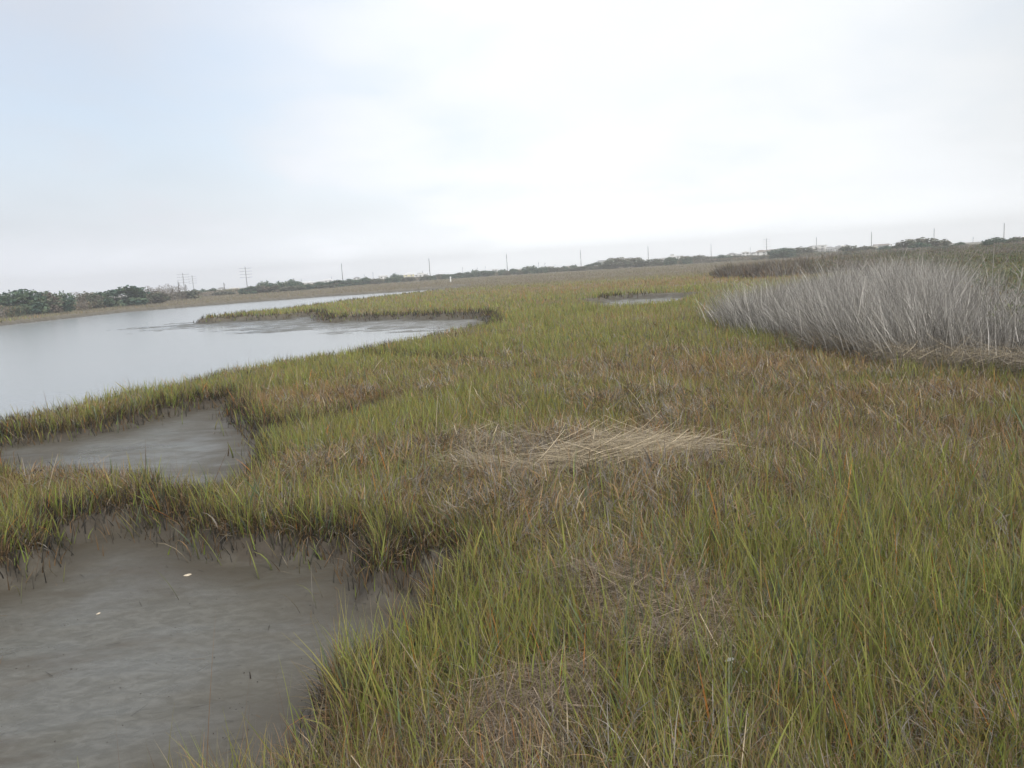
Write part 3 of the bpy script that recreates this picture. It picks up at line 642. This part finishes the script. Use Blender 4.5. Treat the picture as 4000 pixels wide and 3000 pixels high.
BUSHES = [
 ('dark', 5, 135, 1137, 150, 'large dark evergreen thicket bush at the far left end of the shore'),
 ('brown', 118, 205, 1145, 152, 'brown green bush between two dark evergreens at far left'),
 ('dark', 180, 262, 1145, 156, 'dark ragged evergreen right of the brown bush on the left shore'),
 ('bare', 252, 318, 1142, 165, 'wispy leafless bush right of the far left evergreens'),
 ('grey', 305, 375, 1144, 172, 'grey rounded bush just left of the tallest left evergreen'),
 ('dark', 368, 530, 1124, 178, 'broad flat topped evergreen with pale trunks, tallest on the left shore', 2),
 ('dark', 500, 552, 1123, 180, 'small wind bent evergreen joined to the right of the broad flat one'),
 ('bare', 545, 612, 1121, 195, 'twiggy grey tree left of the row of bare snags'),
 ('bare', 605, 640, 1118, 205, 'first small bare tree of the snag row, counted from the left'),
 ('bare', 632, 668, 1110, 210, 'bare tree with tall thin twigs in the middle of the snag row'),
 ('bare', 660, 715, 1116, 215, 'wide bare tree at the right end of the snag row by two poles'),
 ('grey', 540, 640, 1143, 190, 'low green grey bush in front of the bare snags'),
 ('grey', 640, 760, 1140, 225, 'long low grey bush beneath the first tall power poles'),
 ('dark', 752, 784, 1130, 280, 'small dark bush right of the second tall cross armed pole'),
 ('dark', 782, 803, 1129, 285, 'tiny dark dome bush second right of the cross armed poles'),
 ('dark', 805, 840, 1127, 290, 'dark bush left of the small house with grey hip roof'),
 ('grey', 838, 905, 1138, 270, 'low grey green bush beneath the small white houses at left'),
 ('dark', 938, 992, 1120, 290, 'dark rounded bush at the foot of the tall cross armed pole'),
 ('dark', 1010, 1048, 1101, 300, 'tufted dark tree rising like a palm right of the cross armed pole', 1),
 ('brown', 985, 1075, 1115, 296, 'rusty brown bush beneath the tufted palm like tree'),
 ('dark', 1040, 1085, 1107, 305, 'dark bush right of the tufted palm like tree'),
 ('dark', 1080, 1135, 1101, 310, 'wide dark tree left of the peaked tree with a short pole'),
 ('dark', 1125, 1152, 1093, 312, 'peaked dark tree highest left of the long white house'),
 ('dark', 1148, 1178, 1100, 315, 'dark tree touching the left end of the long white house'),
 ('dark', 1176, 1220, 1111, 310, 'low dark bush in front of the long white house'),
 ('grey', 1095, 1180, 1118, 300, 'grey green brush below the peaked tree'),
 ('dark', 1230, 1265, 1102, 325, 'dome shaped dark bush right of the long white house'),
 ('dark', 1262, 1336, 1096, 340, 'broad dark bush left of the first plain pole'),
 ('grey', 1225, 1300, 1115, 320, 'pale grey bush in front of the gabled white house'),
 ('dark', 1343, 1390, 1090, 360, 'dark bush right of the first plain pole'),
 ('dark', 1392, 1440, 1087, 370, 'dark bush right of the tiny house with porch'),
 ('grey', 1436, 1490, 1089, 370, 'grey bush left of the white two storey house'),
 ('dark', 1424, 1446, 1082, 380, 'small pointed dark tree by two thin distant poles'),
 ('dark', 1506, 1550, 1083, 385, 'dark low tree right of the white two storey house'),
 ('dark', 1527, 1556, 1070, 400, 'tall round headed tree left of the yellow house'),
 ('dark', 1553, 1573, 1074, 402, 'narrow round headed tree touching the yellow house'),
 ('grey', 1572, 1618, 1083, 390, 'grey bush in front of the yellow house'),
 ('grey', 1640, 1675, 1076, 400, 'pale thin bush left of the second plain pole'),
 ('dark', 1672, 1700, 1077, 400, 'low dark bush at the foot of the second plain pole'),
 ('grey', 1698, 1735, 1071, 420, 'grey dome bush right of the second plain pole'),
 ('dark', 1730, 1762, 1071, 410, 'dark bush above the white post'),
 ('dark', 1760, 1805, 1066, 415, 'long dark bush right of the white post'),
 ('dark', 1800, 1845, 1063, 420, 'dark bush beneath the faint thin pole'),
 ('dark', 1842, 1868, 1055, 425, 'pointed dark tree left of two short poles'),
 ('dark', 1862, 1925, 1058, 425, 'wide dark bush beneath two short poles'),
 ('dark', 1948, 1976, 1053, 430, 'dark bush left of the third plain pole'),
 ('brown', 1968, 1992, 1059, 400, 'small brown bush at the foot of the third plain pole'),
 ('dark', 1990, 2018, 1050, 430, 'small dark bush right of the third plain pole'),
 ('grey', 2018, 2050, 1056, 410, 'pale low bush left of the near black bush'),
 ('dark', 2045, 2092, 1040, 400, 'blocky near black bush standing alone in mid skyline', 1),
 ('dark', 2094, 2112, 1047, 402, 'small dark bush under a thin pole right of the blocky bush'),
 ('dark', 2109, 2134, 1042, 400, 'second small dark bush right of the blocky bush'),
 ('grey', 2134, 2180, 1041, 410, 'feathery grey bush right of the two small dark bushes'),
 ('grey', 2175, 2205, 1046, 415, 'low pale bush left of the small round bushes'),
 ('dark', 2192, 2216, 1039, 430, 'small round dark bush with white roof showing to its right'),
 ('dark', 2230, 2252, 1035, 435, 'small round dark bush left of the fourth plain pole'),
 ('grey', 2225, 2290, 1043, 410, 'grey low bush at the foot of the fourth plain pole'),
 ('dark', 2288, 2345, 1026, 420, 'dark green bush below the white framed house roof'),
 ('grey', 2340, 2380, 1030, 400, 'grey bush beneath the white framed house'),
 ('grey', 2366, 2455, 1008, 400, 'tall grey green thicket right of the white framed house'),
 ('grey', 2435, 2510, 1008, 405, 'middle crown of the long grey thicket left of the fifth plain pole'),
 ('grey', 2495, 2580, 1013, 405, 'grey thicket crown at the foot of the fifth plain pole'),
 ('grey', 2545, 2600, 1020, 400, 'low right end of the long grey thicket'),
 ('dark', 2598, 2640, 1006, 390, 'dark round bush in front of the white domed house'),
 ('grey', 2655, 2702, 1001, 420, 'grey bush right of the white domed house'),
 ('dark', 2668, 2700, 1006, 410, 'small dark bush right of the white domed house'),
 ('grey', 2698, 2755, 998, 425, 'pale wide bush left of the sixth plain pole'),
 ('grey', 2740, 2790, 1003, 420, 'grey bush behind the yellow sign'),
 ('dark', 2793, 2850, 996, 420, 'dark bush right of the yellow sign'),
 ('grey', 2845, 2905, 998, 430, 'low grey bush in front of the bright gabled house'),
 ('grey', 2890, 2960, 998, 430, 'low grey bush left of the white box shaped house'),
 ('dark', 2948, 3010, 1000, 400, 'low dark bush below the white box shaped house'),
 ('dark', 3014, 3095, 971, 380, 'left half of the great dark dome left of the white beach houses', 0),
 ('grey', 3062, 3168, 968, 385, 'right half of the great dome left of the white beach houses', 0),
 ('grey', 3295, 3372, 960, 340, 'grey rounded bush right of the beach houses with turret'),
 ('grey', 3355, 3412, 962, 335, 'grey bush left of the eighth plain pole'),
 ('dark', 3438, 3480, 962, 320, 'dark low bush right of the small yellow house'),
 ('dark', 3476, 3528, 959, 310, 'dark bush left of the great grey dome'),
 ('grey', 3524, 3650, 933, 300, 'great grey dome bush, widest on the right skyline', 0),
 ('grey', 3630, 3695, 940, 302, 'right shoulder of the great grey dome bush'),
 ('dark', 3566, 3626, 949, 285, 'dark green bush in front of the great grey dome'),
 ('dark', 3735, 3765, 947, 300, 'small dark peaked bush between the dome and the right evergreens'),
 ('brown', 3680, 3860, 954, 270, 'long low brown bush along the right skyline'),
 ('dark', 3858, 3915, 930, 240, 'dark round evergreen left of the last pole'),
 ('dark', 3905, 3970, 931, 242, 'ragged dark evergreen at the foot of the last pole'),
 ('grey', 3960, 4060, 926, 240, 'grey bush at the right edge of the skyline'),
]
for b in BUSHES: bush(*b)

# ------------------------------------------------------------------ poles
M_pole = plain('pole_wood', (.075, .065, .055), .85); M_gpole = plain('grey_pole', (.20, .20, .20), .7); M_ins = plain('insulator', (.3, .3, .31), .4)
def pole(px, top, d, r, label, arms=0, mat=None, aw=2.2):
    x, y, zt = at(px, d, top); g = gz(x, y); h = zt-g; e = empty('power_pole' if arms != 0 else 'utility_pole', x, y, g, math.atan2(-x, y))
    tag(e, label, 'pole', 'power poles along the skyline')
    MB().tube([(0, 0, -.5), (0, 0, h*.5), (0, 0, h)], [r*1.15, r, r*.75], 8).build('pole_shaft', mat or M_pole, e)
    for k in range(arms):
        z = h*(.92-.13*k); a = MB().box(-aw, aw, -.09, .09, z-.08, z+.08).build('crossarm', mat or M_pole, e)
        for s in (-1, 1): MB().tube([(s*aw*.93, 0, z+.08), (s*aw*.93, 0, z+.4)], [.1, .07], 6).build('insulator', M_ins, a)
    if arms == 0:
        MB().tube([(0, 0, h), (0, 0, h+.3)], [.1, .07], 6).build('insulator', M_ins, e)
        for k in range(3): MB().tube([(0, 0, h*(.9-.07*k)), (r+.35, 0, h*(.9-.07*k)+.1)], [.05, .09], 5).build('insulator', M_ins, e)
names = ['first', 'second', 'third', 'fourth', 'fifth', 'sixth', 'seventh', 'eighth', 'ninth', 'tenth']
for i, (px, top) in enumerate([(1333, 1029), (1675, 1009), (1978, 991), (2267, 977), (2531, 963), (2777, 953), (3189, 925), (3404, 906), (3649, 891), (3923, 871)]):
    d = 11.0*FPX/max(30, (yh(px)-top)); where = ['right of the gabled white house', 'beside the yellow and white houses', 'left of the blocky near black bush', 'beside the small round bushes',
        'above the long grey thicket', 'left of the yellow sign', 'in front of the white beach houses', 'above the small yellow house', 'behind the great grey dome bush', 'above the right evergreens']
    pole(px, top, d, .21, 'tall dark plain pole ' + where[i] + ', ' + names[i] + ' in the row')
for px, top, d, lb in ((713, 1066, 560, 'grey pole with four crossarms above the snag row, left of a shorter twin'), (750, 1075, 640, 'grey pole with crossarms just right of its taller twin, past the snag row'),
                       (957, 1041, 520, 'tallest grey pole with crossarms left of the palm like tree'), (2994, 930, 640, 'thin grey pole with crossarms above the white box shaped house')):
    pole(px, top, d, .24, lb, 4, M_gpole, 3.6 if d < 600 else 2.8)
for px, top, d, lb in ((695, 1100, 300, 'short dark pole among the bare snags, left of the cross armed pair'), (724, 1112, 310, 'shortest dark stub pole between the cross armed pair'), (874, 1106, 330, 'short dark pole right of the small hip roofed house'),
    (1146, 1086, 420, 'short pole rising from the peaked dark tree'), (1176, 1089, 600, 'thin faint pole over the left end of the long white house'), (1294, 1081, 600, 'thin pole right of the gabled white house'),
    (1422, 1071, 650, 'thin pole over the small pointed dark tree'), (1456, 1063, 600, 'thin pole left of the white two storey house'), (1543, 1062, 620, 'thin pole behind the round headed tree'), (1650, 1058, 600, 'thin pole over the white wide house'),
    (1806, 1043, 650, 'faint thin pole right of the white post'), (1863, 1043, 600, 'left one of two short poles above the wide dark bush'), (1895, 1040, 600, 'right one of two short poles above the wide dark bush'),
    (2103, 1022, 560, 'thin pole right of the blocky near black bush'), (2128, 1025, 600, 'second thin pole right of the blocky near black bush'), (2167, 1032, 600, 'thin pole above the feathery grey bush'),
    (2931, 965, 700, 'faint thin pole over the houses left of the white box'), (3801, 926, 600, 'faint thin pole over the low brown bush at right')):
    pole(px, top, d, .15, lb, 0, M_gpole if d > 500 else M_pole, 1.0)

# ------------------------------------------------------------------ houses
M_white = plain('white_siding', (.86, .86, .84), .6, .04, .4); M_cream = plain('cream_siding', (.74, .70, .50), .6, .05, .4); M_gsid = plain('grey_siding', (.42, .43, .44), .6, .06, .4)
M_yel = plain('yellow_siding', (.78, .70, .36), .6, .05, .4)
M_roofg = plain('grey_shingle', (.30, .30, .30), .8, .2, 1); M_roofl = plain('pale_metal_roof', (.76, .76, .76), .45, .1, 1); M_roofb = plain('brown_shingle', (.24, .20, .17), .8, .2, 1)
M_glass, _t, _b = new_mat('window_glass'); _b.inputs['Base Color'].default_value = (.05, .06, .07, 1); _b.inputs['Roughness'].default_value = .1
M_deck = plain('deck_wood', (.5, .48, .45), .8); M_pile = plain('piling_wood', (.2, .17, .14), .85)
def house(x0, x1, top, d, wall, roof, rtype, storeys, label, porch=False, extra=None):
    d *= .74; px = (x0+x1)/2; x, y, zt = at(px, d, top-2); wd = (x1-x0)*d/FPX; dp = max(6, wd*.7); g = gz(x, y)
    e = empty('beach_house', x, y, g, math.atan2(-x, y)+.12*math.sin(px)); tag(e, label, 'house', 'houses beyond the marsh')
    ht = zt-g; rh = min(ht*.28, wd*.22) if rtype != 'flat' else .5; base = ht*.22; wz = ht-rh
    wl = MB().box(-wd/2, wd/2, -dp/2, dp/2, base, wz)
    ov = .4; X = wd/2+ov; Y = dp/2+ov; r = MB()
    if rtype == 'gable_x': r.poly([(-X, -Y, wz), (X, -Y, wz), (X, Y, wz), (-X, Y, wz), (-X, 0, ht), (X, 0, ht)], [(0, 1, 5, 4), (2, 3, 4, 5), (1, 2, 5), (3, 0, 4), (3, 2, 1, 0)])
    elif rtype == 'gable_y':
        r.poly([(-X, -Y, wz), (X, -Y, wz), (X, Y, wz), (-X, Y, wz), (0, -Y, ht), (0, Y, ht)], [(1, 2, 5, 4), (3, 0, 4, 5), (2, 3, 5), (3, 2, 1, 0), (0, 1, 4)])
        wl.poly([(-wd/2, -Y-.03, wz), (wd/2, -Y-.03, wz), (0, -Y-.03, ht-.3)], [(0, 1, 2)])
    elif rtype == 'hip':
        k = min(wd, dp)*.42; r.poly([(-X, -Y, wz), (X, -Y, wz), (X, Y, wz), (-X, Y, wz), (-X+k, 0, ht), (X-k, 0, ht)], [(0, 1, 5, 4), (2, 3, 4, 5), (1, 2, 5), (3, 0, 4), (3, 2, 1, 0)])
    else: r.box(-X, X, -Y, Y, wz, ht)
    wl.build('wall', wall, e); r.build('roof', roof, e)
    n = max(2, int(wd/2.6)); sh = (wz-base)/storeys
    for s in range(storeys):
        for k in range(n):
            cx = -wd/2 + wd*(k+.5)/n; z0 = base+sh*(s+.3)
            f = MB().box(cx-.62, cx+.62, -dp/2-.08, -dp/2+.02, z0-.1, z0+sh*.45+.1).build('window', M_white if wall is not M_white else M_gsid, e)
            MB().box(cx-.5, cx+.5, -dp/2-.11, -dp/2-.075, z0, z0+sh*.45).build('pane', M_glass, f)
    for s_ in (-1, 0, 1):
        for q_ in (-1, 1): MB().tube([(s_*wd*.42, q_*dp*.4, -.4), (s_*wd*.42, q_*dp*.4, base)], [.2, .2], 6).build('piling', M_pile, e)
    if porch:
        for s in range(storeys):
            z0 = base+sh*s; MB().box(-wd/2, wd/2, -dp/2-1.8, -dp/2-.12, z0-.12, z0).build('deck', M_deck, e)
            q = MB().box(-wd/2, wd/2, -dp/2-1.8, -dp/2-1.72, z0+.85, z0+.95)
            for k in range(int(wd/1.2)+1): q.box(-wd/2+k*wd/int(wd/1.2)-.05, -wd/2+k*wd/int(wd/1.2)+.05, -dp/2-1.8, -dp/2-1.7, z0, z0+.85)
            q.build('railing', M_white, e)
    if extra == 'turret':
        c = MB().tube([(wd*.36, -dp/2, base), (wd*.36, -dp/2, ht*.93)], [1.5, 1.5], 10).build('turret', M_white, e)
        MB().tube([(wd*.36, -dp/2, ht*.93), (wd*.36, -dp/2, ht*1.0), (wd*.36, -dp/2, ht*1.06)], [1.7, 1.2, .1], 10).build('dome', M_white, c)
    if extra == 'tower':
        c = MB().box(-wd*.18, wd*.2, -2.5, 2.5, wz, ht*1.06).build('lookout', M_white, e)
        MB().box(-wd*.22, wd*.24, -3, 3, ht*1.06, ht*1.1).build('lookout_roof', M_roofl, c)
HOUSES = [
 (852, 876, 1124, 620, M_white, M_roofg, 'hip', 1, 'small white house with dark hip roof, leftmost of all the houses', True),
 (897, 932, 1123, 700, M_cream, M_roofl, 'hip', 2, 'cream house with pale roof and row of windows, second house from the left', True),
 (1172, 1233, 1101, 620, M_white, M_roofl, 'hip', 1, 'long low white house with pale grey roof behind dark trees'),
 (1234, 1272, 1097, 800, M_gsid, M_roofl, 'hip', 1, 'faint grey roofed house right of the long low one'),
 (1267, 1296, 1092, 700, M_white, M_roofl, 'gable_x', 2, 'gabled white house left of the first plain pole'),
 (1382, 1406, 1083, 760, M_white, M_roofg, 'hip', 2, 'tiny white house with porch between dark bushes', True),
 (1482, 1510, 1078, 620, M_white, M_roofl, 'flat', 2, 'white flat topped two storey house standing clear of the bushes', True),
 (1576, 1616, 1067, 680, M_yel, M_roofl, 'hip', 2, 'yellow house with white roof behind the round headed trees', True),
 (1620, 1668, 1069, 720, M_white, M_roofl, 'gable_x', 2, 'wide bright white house left of the second plain pole', False, 'tower'),
 (1924, 1942, 1053, 800, M_white, M_roofl, 'flat', 1, 'sliver of white house left of the third plain pole'),
 (2016, 2044, 1050, 820, M_white, M_roofl, 'gable_x', 1, 'pale house roof left of the blocky near black bush'),
 (2213, 2232, 1038, 820, M_white, M_roofl, 'gable_y', 1, 'tiny white house between two small round bushes'),
 (2338, 2372, 1018, 640, M_white, M_roofg, 'gable_x', 2, 'white framed house at the left end of the long grey thicket'),
 (2585, 2604, 1008, 760, M_white, M_roofl, 'flat', 1, 'low white building left of the dark round bush'),
 (2610, 2642, 998, 760, M_white, M_roofl, 'hip', 2, 'white house with lookout behind the dark round bush', False, 'tower'),
 (2641, 2664, 1000, 780, M_white, M_roofl, 'flat', 2, 'white flat topped house right of the lookout house', True),
 (2842, 2876, 989, 760, M_white, M_roofg, 'hip', 2, 'grey roofed house second right of the yellow sign'),
 (2874, 2902, 989, 800, M_gsid, M_roofl, 'gable_x', 2, 'dull grey house left of the bright gabled house'),
 (2899, 2926, 982, 740, M_white, M_white, 'gable_y', 2, 'bright white steep gabled house in the right row'),
 (2930, 2955, 986, 800, M_white, M_roofg, 'hip', 2, 'low white house between the steep gable and the white box'),
 (2952, 2992, 978, 700, M_white, M_roofb, 'hip', 2, 'white box shaped house with dark hip roof by the thin cross armed pole'),
 (2994, 3034, 976, 730, M_white, M_roofb, 'gable_x', 2, 'brown roofed house touching the great dark dome'),
 (3150, 3184, 962, 660, M_gsid, M_roofg, 'gable_y', 2, 'grey gabled house at the left end of the beach house row'),
 (3180, 3224, 959, 640, M_white, M_roofl, 'flat', 3, 'white three storey house with decks behind the seventh plain pole', True),
 (3220, 3260, 965, 640, M_gsid, M_roofg, 'hip', 2, 'low grey roofed house between the three storey house and the turret', True),
 (3258, 3294, 961, 660, M_gsid, M_roofg, 'hip', 2, 'grey house with white round turret', True, 'turret'),
 (3290, 3318, 957, 760, M_white, M_roofg, 'hip', 2, 'white house peeping over bushes right of the turret'),
 (3400, 3424, 962, 640, M_yel, M_roofl, 'flat', 1, 'small pale yellow house at the foot of the eighth plain pole'),
 (3418, 3466, 955, 720, M_gsid, M_roofb, 'gable_x', 2, 'brown grey gabled house right of the small yellow house'),
]
for hh in HOUSES: house(*hh)

# ------------------------------------------------------------------ posts, signs and small things on the mud
M_wht = plain('white_paint', (.8, .8, .78), .5, .05); M_yp = plain('yellow_paint', (.75, .55, .03), .5, .05)
x, y, zt = at(1759, 225, 1081); g = gz(x, y); e = empty('marker_post', x, y, g); tag(e, 'white marker post standing in the marsh past the end of the river', 'post')
MB().tube([(0, 0, -.3), (0, 0, zt-g-.3)], [.20, .20], 10).build('post', M_wht, e); MB().tube([(0, 0, zt-g-.3), (0, 0, zt-g), (0, 0, zt-g+.05)], [.24, .24, .08], 10).build('cap', M_wht, e)
x, y, zt = at(2791, 370, 1007); g = gz(x, y); e = empty('road_sign', x, y, g); tag(e, 'yellow upright sign before the bushes right of the sixth plain pole', 'sign')
MB().tube([(0, 0, -.3), (0, 0, zt-g)], [.06, .06], 6).build('post', M_gpole, e); MB().box(-.4, .4, -.1, -.062, max(.6, zt-g-1.4), zt-g).build('panel', M_yp, e)
x, y, zt = at(2500, 370, 1026); g = gz(x, y); e = empty('small_sign', x, y, g); tag(e, 'small white sign in front of the long grey thicket', 'sign')
MB().tube([(0, 0, -.3), (0, 0, max(1.2, zt-g))], [.06, .06], 6).build('post', M_gpole, e); MB().box(-.25, .25, -.1, -.062, max(1.2, zt-g)-.6, max(1.2, zt-g)).build('panel', M_wht, e)
def on_mud(px, py, z=-.38):
    for _ in range(3): c = W(px, py, z); z = gz(*c)
    return c[0], c[1], z
# shells
def shell(px, py, s, label, rz):
    x, y, z = on_mud(px, py); n = 14; vs = []; fs = []
    prof = [(0, .0), (.35, .22), (.7, .20), (1, .0)]
    for i, (r, h) in enumerate(prof):
        for k in range(n):
            a = 2*math.pi*k/n; rr = r*(1+.12*math.sin(3*a)+.05*math.sin(9*a)); vs.append((math.cos(a)*rr*s*1.5, math.sin(a)*rr*s*.8, h*s*1.3 + .004))
    for i in range(3):
        for k in range(n): fs.append((i*n+k, i*n+(k+1) % n, (i+1)*n+(k+1) % n, (i+1)*n+k))
    o = MB().poly(vs, fs).build('oyster_shell', M_shell); o.location = (x, y, z); o.rotation_euler = (.1, 0, rz); tag(o, label, 'shell')
M_shell = plain('shell', (.58, .50, .38), .5, .25, 40)
shell(733, 2248, .026, 'cream oyster shell lying on the near mud flat', .5)
shell(385, 2398, .015, 'tiny pale shell fragment on the mud below the large shell', 1.2)
shell(1330, 2570, .016, 'small white shell bit caught at the grass edge by the creek', .3)
M_dark = plain('wet_dark_wood', (.035, .03, .026), .45)
def stub(px, py, h, r, label, lump=False, lean=0):
    x, y, z = on_mud(px, py); o = MB(); o.tube([(0, 0, -.05), (lean*.5+.004, 0, h*.5), (lean, .005, h)], [r, r*.8, r*.45], 6)
    if lump:
        for k in range(5): a = k*1.3; o.tube([(math.cos(a)*.01, math.sin(a)*.01, .0), (math.cos(a)*.06, math.sin(a)*.05, .02), (math.cos(a)*.10, math.sin(a)*.07, -.02)], [.03, .022, .01], 6)
    o = o.build('mud_stub', M_dark); o.location = (x, y, z); tag(o, label, 'stub')
stub(905, 1655, .28, .02, 'dark stub with muddy foot standing in the farther creek', True)
stub(1380, 2302, .11, .006, 'thin dark stick upright in the near mud by the grassy point')
stub(795, 1598, .16, .008, 'thin dark stick by the inner bank of the narrow grass spit', False, .03)
stub(977, 2650, .05, .006, 'tiny dark stem stub out on the near mud flat')
M_lf = plain('silver_leaf', (.36, .36, .34), .5)
for px, py, rz, lb in ((2850, 2580, .4, 'silvery fallen leaf on the straw at lower centre right'), (2905, 2622, 2.0, 'single silvery leaf right of the other fallen one')):
    c = W(px, py, .30); o = MB().poly([(-.035, 0, 0), (-.015, .009, .012), (.02, .008, .014), (.035, 0, .004), (.02, -.008, .010), (-.015, -.009, .006)], [(0, 1, 2, 3), (0, 3, 4, 5)]).build('fallen_leaf', M_lf)
    o.location = (c[0], c[1], .30); o.rotation_euler = (.4, .1, rz); tag(o, lb, 'leaf')
# pellets and worm casts on the mud
def crumbs():
    n = 420; P = np.array([W(rng.uniform(0, 1700), rng.uniform(2080, 3000), -.38) for _ in range(n)]); z, dm = terrain(P[:, 0], P[:, 1]); k = (dm < -.05)
    P = P[k]; z = z[k]; dm = dm[k]; kk = rng.random(len(P)) < np.exp(dm/.8)*.8+.25; P, z = P[kk], z[kk]; n = len(P); s = rng.uniform(.002, .007, n)
    b = np.array([(1,0,0),(-1,0,0),(0,1,0),(0,-1,0),(0,0,1),(0,0,-1)], float); Vv = np.stack([P[:, 0], P[:, 1], z], 1)[:, None]+b[None]*s[:, None, None]*rng.uniform(.6, 1.4, (n, 1, 3))
    f = np.array([(0,2,4),(2,1,4),(1,3,4),(3,0,4),(2,0,5),(1,2,5),(3,1,5),(0,3,5)]); Qq = (np.arange(n)*6)[:, None, None]+f[None]
    o = mesh_np('mud_crumbs', Vv.reshape(-1, 3), Qq.reshape(-1, 3), M_dark); tag(o, 'scattered dark mud pellets and stem bits on the near flat', 'mud crumbs', kind='stuff')
crumbs()
def litter():
    n = 900; P = np.array([W(rng.uniform(-100, 1850), rng.uniform(2050, 3000), -.3) for _ in range(n)]); z, dm = terrain(P[:, 0], P[:, 1]); k = (dm < -.12) & (rng.random(n) < np.exp((dm+.1)/.5)*.7+.04)
    P, z = P[k], z[k]; n = len(P); C = np.where((rng.random(n) < .7)[:, None], STAIN_SHADE*1.3, BROWN*.6)
    return ribbons(np.stack([P[:, 0], P[:, 1], z+.006], 1), rng.uniform(.03, .16, n), np.full(n, .004), rng.uniform(0, 6.3, n), rng.normal(1.54, .03, n), rng.normal(0, .04, n), C, 3, taper=.3, zig=.05, orient=None)
V, Q, C = litter(); o = mesh_np('stem_litter', V, Q, M_dry, C); tag(o, 'dark broken stem bits lying on the near mud by the bank', 'litter', kind='stuff')

# ------------------------------------------------------------------ haze
m, t, b = new_mat('haze'); t.nodes.remove(b)
pv = N(t, 'ShaderNodeVolumePrincipled'); pv.inputs['Color'].default_value = (.98, .985, 1.0, 1); pv.inputs['Density'].default_value = .00095; pv.inputs['Anisotropy'].default_value = .5
t.links.new(pv.outputs[0], t.nodes['Material Output'].inputs['Volume'])
hz = MB().box(-1150, 1150, -1150, 1150, -2.3, 26).build('haze', m); tag(hz, 'thin pale sea haze over the whole marsh', 'haze', kind='stuff')
